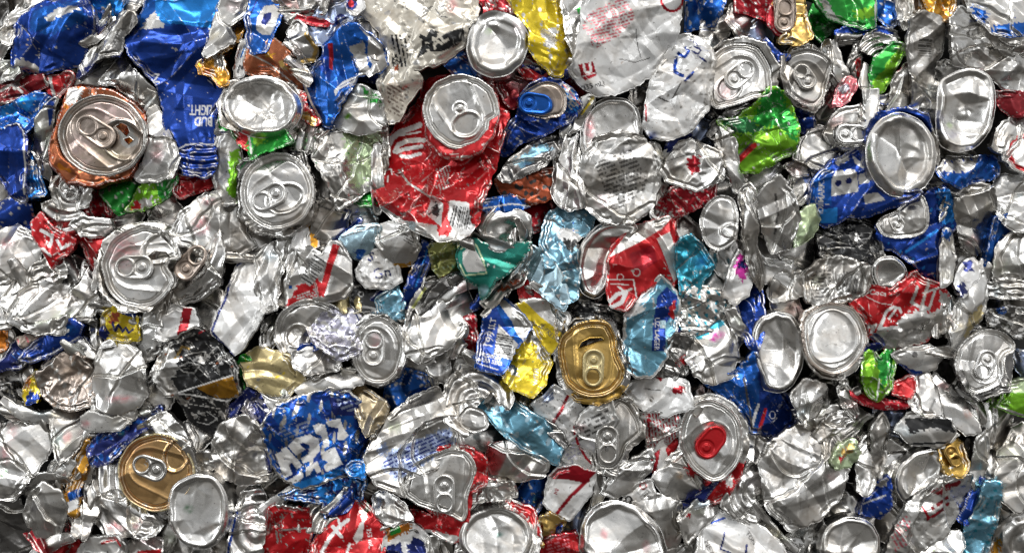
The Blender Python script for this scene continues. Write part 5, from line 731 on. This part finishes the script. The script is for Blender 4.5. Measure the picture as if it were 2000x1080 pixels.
can('red can with bold white italic strokes and bright folds, bottom edge', 4, B('602,1092 624,1030 662,1004 702,978 718,992 738,1012 754,1060 748,1092', 'red', cr=.3, cs=40, fine=.15, folds=((690, 1030, 60, -.25, 6), (640, 1060, 190, -.4, 6)), pr=[('line', 'wht', '630,1074 648,1044 664,1026 680,1014', 7), ('line', 'wht', '650,1028 668,1046', 7), ('line', 'wht', '660,1016 666,1030', 5), ('poly', 'wht', '690,1050 704,1020 712,1016 708,1050 696,1060'), ('rag', 'dul', '700,996 716,1000 716,1016 704,1014', 3), ('text', 'wht', '355 mL', 722, 1050, 12, 80, .02), ('line', 'dgr', '714,970 716,1000', 5), ('line', 'wht', '678,1080 684,1060', 5)]), ref='bottom-edge red script can')
can('white can with navy shapes under an orange and green scrap, bottom edge', 0, B('746,1092 752,1050 764,1036 800,1020 834,1044 850,1092', 'wht', cr=.3, cs=32, fine=.15, pr=[('rag', 'ora', '754,1024 800,1012 804,1034 760,1054', 4), ('poly', 'grn', '762,1030 778,1020 784,1038 764,1044'), ('rag', 'nav', '752,1066 784,1058 790,1092 750,1092', 4), ('rag', 'nav', '796,1064 806,1050 830,1060 836,1092 800,1092', 4), ('line', 'wht', '786,1060 796,1090', 5)]))
can('crinkled silver foil can above the orange and green scrap', 0, B('726,972 754,960 792,986 808,1012 770,1024 734,1012', 'sil', cr=.4, cs=24, fine=.4))
can('round silver can bottom with a teal smudge, bottom edge, centre', 10, B('888,1092 900,1020 940,982 992,976 1044,996 1056,1040 1046,1092', 'sil', dz=-10, cr=.25, cs=34, skirt=60, pr=[('rag', 'red', '980,976 1050,990 1056,1050 1030,1010', 4)]), Dm(ell(968, 1052, 72, 60, 0, [(250, .03, 30)]), dz=4, depth=.12, cr=.18, cs=50, tilt=(0, .12), pr=[('spot', 'tea', 974, 1046, 12, 6, .7), ('spot', 'dul', 940, 1060, 20, 10, .5)]))
can('tiny shredded silver foil between the triangular lid and the striped can', 4, B('902,962 930,934 960,946 1002,940 1010,972 960,976 920,984', 'sil', cr=.6, cs=14, fine=.9, step=1.6), cat='foil', name='foil_scrap')
can('white can with red top and one red stripe, lower centre', 6, B('1062,984 1074,930 1090,914 1122,908 1162,920 1154,960 1112,1018 1084,1004', 'wht', cr=.22, cs=46, fine=.1, folds=((1120, 970, 40, -.4, 5),), pr=[('poly', 'crim', '1072,930 1090,912 1124,906 1164,920 1144,942 1110,936 1080,936'), ('line', 'crim', '1148,936 1116,966 1088,1004', 7), ('text', 'crim', 'ml', 1086, 960, 12, -70)]), ref='red-topped white can')
can('white paper-like can with slanting red line, below the yellow pinched can', 0, B('1040,790 1064,772 1082,750 1144,800 1124,852 1092,884 1060,836', 'wht', cr=.4, cs=28, fine=.35, pr=[('line', 'crim', '1112,766 1096,800 1074,834', 6), ('rag', 'sblu', '1056,762 1082,750 1080,780 1060,790', 4), ('scuff', 'dul', .8, 16)]))
can('grey printed can with rows of tiny text and a red curve, lower centre', 2, B('1082,904 1110,852 1142,800 1192,776 1204,820 1174,902 1152,934 1112,920', 'pwh', cr=.28, cs=40, fine=.3, pr=[('fine', 'drk', '1120,836 1184,790 1192,820 1132,866', 9, -28), ('fine', 'lav', '1094,880 1124,846 1140,880 1120,910', 8, -28), ('line', 'crim', '1118,830 1130,870 1146,896 1160,910', 5)]))
can('dark silver lid bent like a kidney with its pull tab hanging down', 10, B('1156,892 1160,850 1186,796 1204,770 1234,780 1256,820 1260,852 1230,874 1220,904 1196,926 1162,920', 'dul', dz=-12, cr=.2, cs=30, skirt=50), Ld('1160,890 1164,850 1188,800 1206,776 1230,785 1250,820 1255,848 1226,868 1216,900 1196,919 1166,914', 'dul', dz=2, tab=tb(1187, 868, 88, 76, 44), tilt=(.1, .05), folds=((1215, 820, -30, -.2, 5),), cr=.12), ref='kidney-bent lid')
can('white can panel with dark red corner marks, below the golden lid', 0, B('1216,764 1240,744 1282,728 1342,744 1348,792 1302,812 1258,802', 'wht', cr=.28, cs=44, folds=((1280, 770, 100, -.3, 5),), pr=[('rag', 'crim', '1308,760 1330,750 1336,762 1316,770', 3), ('rag', 'crim', '1280,736 1296,734 1292,746', 2), ('line', 'drk', '1258,760 1290,762', 2)]))
can('white can covered in fine red print, left of the red-tab lid', -2, B('1254,806 1300,806 1326,812 1322,850 1290,880 1266,876', 'pwh', cr=.34, cs=26, fine=.3, pr=[('fine', 'crim', '1254,806 1326,806 1322,860 1266,880', 6, 80), ('line', 'crim', '1266,808 1270,850', 3)]))
can('long silver shard with a small star mark, below the kidney-bent lid', 6, B('1172,962 1198,920 1240,894 1272,876 1280,900 1244,954 1202,974', 'sil', cr=.22, cs=40, folds=((1225, 925, 50, -.5, 4),), pr=[('dot', 'dul', 1226, 924, 8, 6), ('spot', 'wht', 1200, 950, 20, 12, .5)]))
can('red and white zigzag can strip left of the red-tab lid', -2, B('1268,900 1290,862 1318,838 1326,870 1306,912 1280,930', 'wht', cr=.3, cs=24, pr=[('poly', 'red', '1300,878 1320,836 1328,872 1306,896'), ('poly', 'crim', '1270,888 1290,876 1282,920 1274,930')]))
can('oval silver lid with a bright red pull tab', 14, B('1320,842 1332,804 1350,780 1386,768 1430,786 1456,825 1460,872 1446,926 1418,972 1400,984 1378,974 1342,920 1326,880', 'red', dz=-14, cr=.3, cs=34, skirt=60, pr=[('half', 'sil', 1390, 900, 270), ('rag', 'pwh', '1414,936 1430,926 1432,948 1420,950', 3)]),
    Ld('1325,842 1335,810 1351,785 1386,775 1424,790 1450,825 1454,870 1440,910 1411,937 1386,941 1350,915 1330,880', 'sil', dz=2, tab=tb(1389, 863, -50, 70, 46, ink='red', solid=True, dz=6), tilt=(.02, .05), cr=.10, holes=['1352,808 1360,796 1374,796 1370,806 1358,816'], pr=[('ring', 'dul', 1390, 860, 40, 2)]), ref='red-tab lid')
can('smooth silver can cheek with amber glint, below left of the red-tab lid', 0, B('1274,932 1308,890 1336,878 1352,918 1388,962 1350,980 1298,968', 'sil', cr=.18, cs=44, bow=(60, 14, 50), pr=[('spot', 'amb', 1326, 928, 8, 8, .6)]))
can('big bright faceted silver can bottom at the bottom edge, right of centre', 14, Dm('1128,1096 1134,1022 1160,985 1202,974 1252,990 1292,1030 1312,1096', dz=0, depth=.06, cr=.42, cs=60, rim=.14, tilt=(.03, .12), pr=[('spot', 'rose', 1180, 1042, 8, 10, .6), ('spot', 'rose', 1262, 1066, 8, 12, .5)]), ref='faceted bottom-edge can')
can('grey can side sloping away behind the faceted bottom-edge can', -2, B('1236,978 1270,958 1330,982 1332,1040 1320,1092 1290,1092 1290,1030', 'sil', cr=.2, cs=40, folds=((1290, 1010, 40, -.4, 5),)))
can('tiny white crumpled can bits with a black ring, lower centre right', 2, B('1216,980 1236,950 1270,936 1278,962 1240,990', 'wht', cr=.4, cs=16, pr=[('ring', 'blk', 1228, 976, 6, 4), ('ring', 'crim', 1256, 948, 6, 3)]))
can('white can with blue angular lettering at the bottom edge', 2, B('1358,1092 1370,1040 1400,1002 1442,1008 1492,1030 1524,1060 1536,1092', 'wht', cr=.28, cs=44, fine=.15, folds=((1440, 1040, 80, -.25, 6),), pr=[('text', 'nav', 'L', 1418, 1060, 56, 14, -.02), ('line', 'roy', '1392,1024 1418,1014', 4), ('text', 'drk', 'NET', 1385, 1070, 14, 70), ('text', 'drk', 'TON', 1445, 1016, 12, 30), ('text', 'nav', '1', 1455, 1072, 30, 10), ('text', 'drk', 'TON', 1466, 1050, 12, 60), ('edge', 'sil', 4)]), ref='white blue-lettered bottom can')
can('silver and red crumpled can knot above the white blue-lettered bottom can', -4, B('1324,1010 1352,984 1402,980 1404,1000 1370,1036 1340,1060', 'sil', cr=.45, cs=20, fine=.3, pr=[('rag', 'crim', '1334,1004 1350,998 1346,1010', 3)]))
can('silver can rings curled up right of the red-tab lid', -2, B('1406,986 1436,940 1466,900 1488,930 1498,1010 1470,1024 1430,1010', 'sil', cr=.2, cs=30, arcs=((1480, 960, 26, 4),)))
can('wide dull silver can bottom creased like a leaf, lower right', 8, B('1484,906 1500,868 1552,838 1612,832 1644,860 1660,920 1644,972 1602,1014 1540,1034 1498,992', 'sil', cr=.36, cs=40, fine=.1, tilt=(-.05, .2), auto=9, folds=((1570, 900, 100, -.15, 4), (1560, 970, 60, -.2, 4)), pr=[('rag', 'drk', '1584,868 1640,862 1634,900 1590,904', 8), ('scuff', 'dul', .7, 40), ('line', 'dul', '1540,870 1548,930', 2)]), ref='leaf-creased can bottom')
can('pale yellow-green crinkled foil on the leaf-creased can bottom', 12, B('1620,900 1640,868 1672,858 1680,890 1660,912 1632,914', 'pgr', cr=.4, cs=18, fine=.4, pr=[('rag', 'gold', '1640,880 1670,862 1664,884 1648,892', 4), ('rag', 'red', '1636,892 1650,890 1640,906', 2)]), cat='foil', name='foil_scrap')
can('round dark-edged silver can bottom at the bottom edge, lower right', 6, Dm('1600,1096 1608,1034 1650,1007 1700,1014 1722,1050 1720,1096', dz=0, depth=.12, cr=.3, cs=44, tilt=(0, .1), pr=[('spot', 'dul', 1660, 1050, 30, 20, .4)]))
can('bright silver can shell standing upright right of the leaf-creased bottom', 0, B('1672,956 1676,880 1702,848 1714,900 1708,942 1690,966', 'sil', cr=.2, cs=34, bow=(0, 12, 26)))
can('dull silver shell leaning beside the bright upright shell', -4, B('1700,930 1704,830 1724,804 1740,840 1730,900 1716,946', 'dul', cr=.2, cs=34, bow=(0, 12, 26)))
can('blue can with white stripes squeezed in below the upright shells', -6, B('1682,1004 1698,950 1736,928 1738,990 1720,1010', 'roy', cr=.3, cs=28, pr=[('line', 'pwh', '1688,984 1728,966', 3), ('rag', 'sil', '1700,950 1732,930 1728,950', 4), ('line', 'crim', '1700,940 1712,920', 5)]))
can('round silver can mouth with a thin rim, lower right', 0, Dm('1748,952 1754,912 1790,882 1842,874 1846,918 1820,950 1790,966 1766,984', dz=0, depth=.3, cr=.25, cs=36, rim=.1, tilt=(-.05, .05)))
can('silver can with faint maroon writing, crumpled at the bottom right', 2, B('1730,1092 1752,1030 1770,986 1832,928 1898,926 1896,982 1856,1040 1804,1092', 'pwh', cr=.34, cs=38, fine=.3, folds=((1820, 1000, 40, -.25, 6),), pr=[('scuff', 'sil', .2, 40), ('rag', 'mar', '1810,960 1840,944 1880,936 1876,946 1830,966', 3), ('fine', 'mar', '1800,990 1850,960 1860,990 1810,1020', 14, -30), ('line', 'crim', '1800,990 1812,1010 1830,1000', 5), ('fine', 'rose', '1740,1040 1770,1000 1780,1050 1750,1080', 7, 60)]), ref='maroon-written can')
can('long sky blue foil strip running down at the bottom right', 2, B('1874,1092 1894,1020 1912,980 1918,938 1948,936 1944,1000 1934,1060 1928,1092', 'sky', cr=.34, cs=28, fine=.3, pr=[('scuff', 'cya', .7, 26)]), ref='sky blue foil strip')
can('small golden folded can lid, lower right', 4, B('1836,872 1858,844 1882,868 1888,910 1872,928 1842,924', 'dgold', cr=.2, cs=30, folds=((1866, 880, 20, .5, 4),), kids=[T(1862, 890, 60, 46, 26, 'gold', dz=10)]), ref='small golden folded lid')
can('black and silver crushed can left of the small golden folded lid', 0, B('1752,842 1780,808 1850,818 1864,846 1838,872 1780,868', 'sil', cr=.36, cs=30, folds=((1810, 845, 80, -.4, 4),), pr=[('rag', 'blk', '1770,820 1850,816 1862,842 1820,836 1780,846', 4), ('line', 'blk', '1780,868 1850,862', 5)]))
can('lime green can corner at the right edge, lower part', 0, B('1950,794 1968,750 2014,736 2014,816 1980,806', 'lim', cr=.3, cs=36, folds=((1985, 775, 80, -.4, 5),), pr=[('half', 'pgr', 1985, 766, 270), ('line', 'sil', '1956,796 2012,816', 4)]))
can('bright green folded can below the smooth ringed can bottom', 2, B('1680,730 1690,690 1706,676 1722,700 1744,672 1752,700 1742,760 1714,782 1694,770', 'lim', cr=.32, cs=30, folds=((1715, 715, 0, .5, 3),), pr=[('rag', 'grn', '1712,700 1750,676 1746,730 1720,760', 4), ('line', 'wht', '1716,740 1712,780', 3)]), ref='bright green folded can')
can('silver and blue can lip curling under the right-hand red can', -4, B('1742,690 1772,680 1820,676 1846,690 1828,720 1790,730 1760,712', 'pwh', cr=.25, cs=34, folds=((1790, 700, 270, -.4, 4),), pr=[('dot', 'drk', 1784, 692, 6, 6), ('half', 'roy', 1790, 722, 110)]))
can('red can corner in the shadows right of the bright green folded can', -10, B('1744,770 1752,748 1784,732 1786,760 1768,776', 'red', cr=.25, cs=26))
can('pale silver wing-like can fold with a brown scuff, lower right', 0, B('1818,764 1836,730 1862,760 1902,800 1904,842 1880,846 1850,820', 'sil', cr=.2, cs=46, folds=((1862, 790, 130, -.4, 5),), pr=[('spot', 'cop', 1884, 804, 8, 12, .6)]))
can('crumpled silver can column left of the wing-like fold', -4, B('1778,790 1792,736 1814,722 1828,760 1836,806 1800,812', 'sil', cr=.3, cs=28, folds=((1808, 770, 0, -.5, 4),)))
can('pointed silver can flap below the tall oval can bottom', -2, B('1542,772 1572,740 1612,750 1622,790 1592,842 1570,830', 'sil', cr=.28, cs=40, folds=((1585, 790, 20, -.4, 4),), pr=[('spot', 'dirt', 1590, 750, 26, 10, .6)]))
can('silver folded can standing on edge below the pointed flap', -4, B('1586,850 1620,812 1660,800 1668,820 1636,842 1600,862', 'sil', cr=.2, cs=34, pleats=((40, 22, 5),)))
can('thin curved silver can edge left of the bright green folded can', -4, B('1636,760 1652,734 1670,780 1680,812 1664,816 1644,790', 'dul', cr=.2, cs=30, bow=(0, 10, 24)))
can('curved silver can edge with a dark hollow, right edge, lower part', -4, B('1940,960 1960,880 1992,840 2014,826 2014,960 1980,1000', 'dul', cr=.25, cs=40, folds=((1980, 900, 20, -.4, 6),)))
can('pale silver shard standing right of the small golden folded lid', -2, B('1896,930 1904,860 1930,836 1936,880 1924,940 1906,962', 'sil', cr=.2, cs=34, folds=((1918, 890, 10, -.5, 4),)))
can('silver and brown curved can shells in the bottom right corner', -2, B('1940,1092 1952,1030 1986,990 2014,978 2014,1092', 'sil', cr=.2, cs=40, arcs=((2010, 1060, 34, 5),), pr=[('rag', 'amb', '1944,1070 1956,1050 1962,1092 1944,1092', 4)]))
can('lens-shaped silver and gold can edge below the maroon-written can', 0, B('1790,1092 1820,1050 1880,1040 1884,1060 1860,1092', 'sil', cr=.3, cs=26, pr=[('rag', 'gold', '1800,1060 1824,1044 1830,1056 1808,1068', 3), ('scuff', 'pgr', 1.0, 20)]))
can('red and white text can at the bottom edge, right of the teal-smudged bottom', 0, B('1050,1092 1066,1050 1092,1042 1126,1040 1134,1092', 'red', cr=.3, cs=28, pr=[('fine', 'rose', '1064,1052 1110,1042 1114,1080 1070,1090', 7, -20), ('edge', 'crim', 6)]))
can('gold and silver crumpled foil can, lower centre bottom edge', 2, B('1044,1060 1054,1010 1076,1000 1104,1016 1090,1050 1060,1068', 'gold', cr=.4, cs=22, fine=.3, pr=[('rag', 'roy', '1084,1030 1102,1024 1096,1044 1086,1044', 2), ('scuff', 'sil', .9, 20)]))
can('silver can with brass tint wedged above the bottom left ribs', -10, B('150,1000 170,960 190,1000 170,1050 140,1040', 'dul', cr=.3, cs=26))
# narrow strips of torn or edge-on can wall that show along the rims of the bigger pieces
def edge_strips(n):
    rng = np.random.default_rng(5); src = [(p, z) for p, z, nm in COVER if nm == 'body' and np.ptp(p, axis=0).min() > 60 and z > -16]
    inks = ['sil'] * 7 + ['dul'] * 5 + ['pwh', 'pwh', 'drk', 'drk', 'drk', 'roy', 'crim', 'nav']
    word = dict(sil='bare silver', dul='dull grey', drk='dark grimy', roy='royal blue', red='red', pwh='whitish', nav='navy blue', crim='dark red')
    for i in range(n):
        p, z = src[rng.integers(len(src))]; k = rng.integers(len(p)); c = p[k]; t = p[(k + 3) % len(p)] - p[k - 3]; a = math.atan2(t[1], t[0]) + rng.uniform(-.35, .35)
        if not (0 < c[0] < W0 and 0 < c[1] < H0): continue
        ln, w, cu = rng.uniform(55, 135), rng.uniform(10, 25), rng.uniform(-.7, .7); u = np.linspace(-1, 1, 7)
        top = np.c_[u * ln / 2, -w / 2 * (1 - u ** 2 * rng.uniform(.3, .9)) * rng.uniform(.8, 1.2, 7) + cu * ln * .3 * u ** 2]; bot = np.c_[u * ln / 2, w / 2 * (1 - u ** 2 * rng.uniform(.3, .9)) * rng.uniform(.8, 1.2, 7) + cu * ln * .3 * u ** 2][::-1]
        q = np.vstack([top, bot]); q = np.c_[c[0] + q[:, 0] * math.cos(a) - q[:, 1] * math.sin(a), c[1] + q[:, 0] * math.sin(a) + q[:, 1] * math.cos(a)]
        ink = inks[rng.integers(len(inks))]; z0 = z / 1.3 - float(rng.uniform(4, 9)); nrm = np.array([-math.sin(a), math.cos(a)]) * (1 if rng.random() < .5 else -1)
        for j in range(int(rng.integers(1, 4))):
            kind = rng.integers(3); ad = math.degrees(a) + 90; qj = q + nrm * j * w * .62 + rng.uniform(-4, 4, 2); cj = qj.mean(0)
            if j: ink = ('sil', 'dul', ink)[rng.integers(3)]
            kw = (dict(folds=((cj[0], cj[1], ad, -.9, 2),)), dict(bow=(ad, 9, w * .6)), dict(folds=((cj[0], cj[1], ad, .9, 2), (cj[0], cj[1], ad + 50, -.4, 2))))[kind]
            can('thin %s can strip %s @' % (word[ink], ('creased lengthwise', 'bent round', 'folded twice')[kind]), z0 - 4 * j, B(qj, ink, cr=.2, cs=22, tilt=tuple(rng.uniform(-.4, .4, 2)), skirt=24, jag=1, lip=0, **kw), name='can_strip', cat='can strip', group='thin strips of can wall between the bigger pieces')
edge_strips(120)

# ------------------------------------------------------------------ cans deeper in the bale, where the front ones leave gaps
def fill_gaps():
    st = 8; gx, gy = np.meshgrid(np.arange(-16, W0 + 17, st), np.arange(-16, H0 + 17, st)); G = np.c_[gx.ravel(), gy.ravel()].astype(float)
    cov = np.zeros(len(G), bool)
    for p, z, _ in COVER: cov |= inside(G, p)
    rng = np.random.default_rng(11); need = ~cov; n = 0; out = []
    inks = ['sil'] * 9 + ['dul'] * 6 + ['drk', 'blu', 'roy', 'red', 'crim', 'grn', 'pwh', 'pwh', 'sblu']
    word = dict(sil='bare silver', dul='dull grey', drk='dark grimy', blu='bright blue', roy='royal blue', red='red', crim='dark red', grn='green', pwh='whitish', sblu='greyish blue')
    while need.sum() > 4 and n < 84:
        cd = G[np.nonzero(need)[0][rng.integers(need.sum(), size=40)]]; c = cd[np.argmax([(need & (((G - q) ** 2).sum(1) < 1100)).sum() for q in cd])]
        w = rng.uniform(40, 66); a0 = rng.uniform(0, 6.3); k = rng.integers(6, 9)
        an = a0 + np.arange(k) * 2 * math.pi / k + rng.uniform(-.25, .25, k); r = w * rng.uniform(.7, 1.15, k)
        el = rng.uniform(.5, 1.0); ro = rng.uniform(0, 3.1); u, v = r * np.cos(an), r * np.sin(an) * el
        p = np.c_[c[0] + u * math.cos(ro) - v * math.sin(ro), c[1] + u * math.sin(ro) + v * math.cos(ro)]
        hit = need & (((G - c) ** 2).sum(1) < (w * .5) ** 2); gap = hit.sum()
        need &= ~inside(G, p); n += 1
        if gap < 1: continue
        out.append((c, p, inks[rng.integers(len(inks))], rng.integers(3), ro))
    for c, p, ink, kind, ro in out:
        kw = dict(cr=.35, cs=30)
        if kind == 1: kw = dict(cr=.3, cs=26, folds=((c[0], c[1], math.degrees(ro) + 90, .6, 3), (c[0], c[1], math.degrees(ro) + 20, -.5, 3)))
        if kind == 2: kw = dict(cr=.2, cs=34, bow=(math.degrees(ro) + 90, 12, 30))
        pr = [('scuff', 'sil', .7, 24)] if ink not in ('sil', 'dul') else []
        can('%s crushed can %s deep in the gap @' % (word[ink], ('all crumpled', 'sharply folded', 'bent round')[kind]), -27 - float(rng.uniform(0, 17)), B(p, ink, pr=pr, rnd=0, step=2.4, **kw), group='crushed cans deeper in the bale')
fill_gaps()

# added near-black box; its colour stands in for deep shade between the cans
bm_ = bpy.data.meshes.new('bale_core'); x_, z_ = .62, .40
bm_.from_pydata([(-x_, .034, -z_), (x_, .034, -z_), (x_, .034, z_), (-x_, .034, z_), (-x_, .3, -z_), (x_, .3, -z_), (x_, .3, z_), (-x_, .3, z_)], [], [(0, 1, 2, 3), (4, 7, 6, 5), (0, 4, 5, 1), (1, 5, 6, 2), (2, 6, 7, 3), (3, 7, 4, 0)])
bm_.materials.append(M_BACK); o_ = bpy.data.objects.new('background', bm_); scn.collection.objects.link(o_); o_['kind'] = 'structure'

# ------------------------------------------------------------------ labels: '@' becomes a place next to the nearest easily found can
def place_words():
    refs = [(c, r.get('_ref')) for r, c, l in THINGS if r.get('_ref')]
    used = {l for _, _, l in THINGS if '@' not in l}
    for r, c, l in THINGS:
        if '@' in l:
            cand = sorted(refs, key=lambda q: np.hypot(*(q[0] - c)))[:6]; best = None
            for q, nm in cand:
                dx, dy = c - q
                rel = ('right of' if dx > 0 else 'left of') if abs(dx) > abs(dy) * 1.3 else (('below' if dy > 0 else 'above') if abs(dy) > abs(dx) * 1.3 else ('below and right of' if dx > 0 else 'below and left of') if dy > 0 else ('above and right of' if dx > 0 else 'above and left of'))
                t = l.replace('@', rel + ' the ' + nm)
                if len(t.split()) <= 16 and t not in used: best = t; break
            l = best or l.replace(' @', '').replace(',', '')
            used.add(l); r['label'] = l
    for r, c, l in THINGS:
        if '_ref' in r: del r['_ref']
place_words()
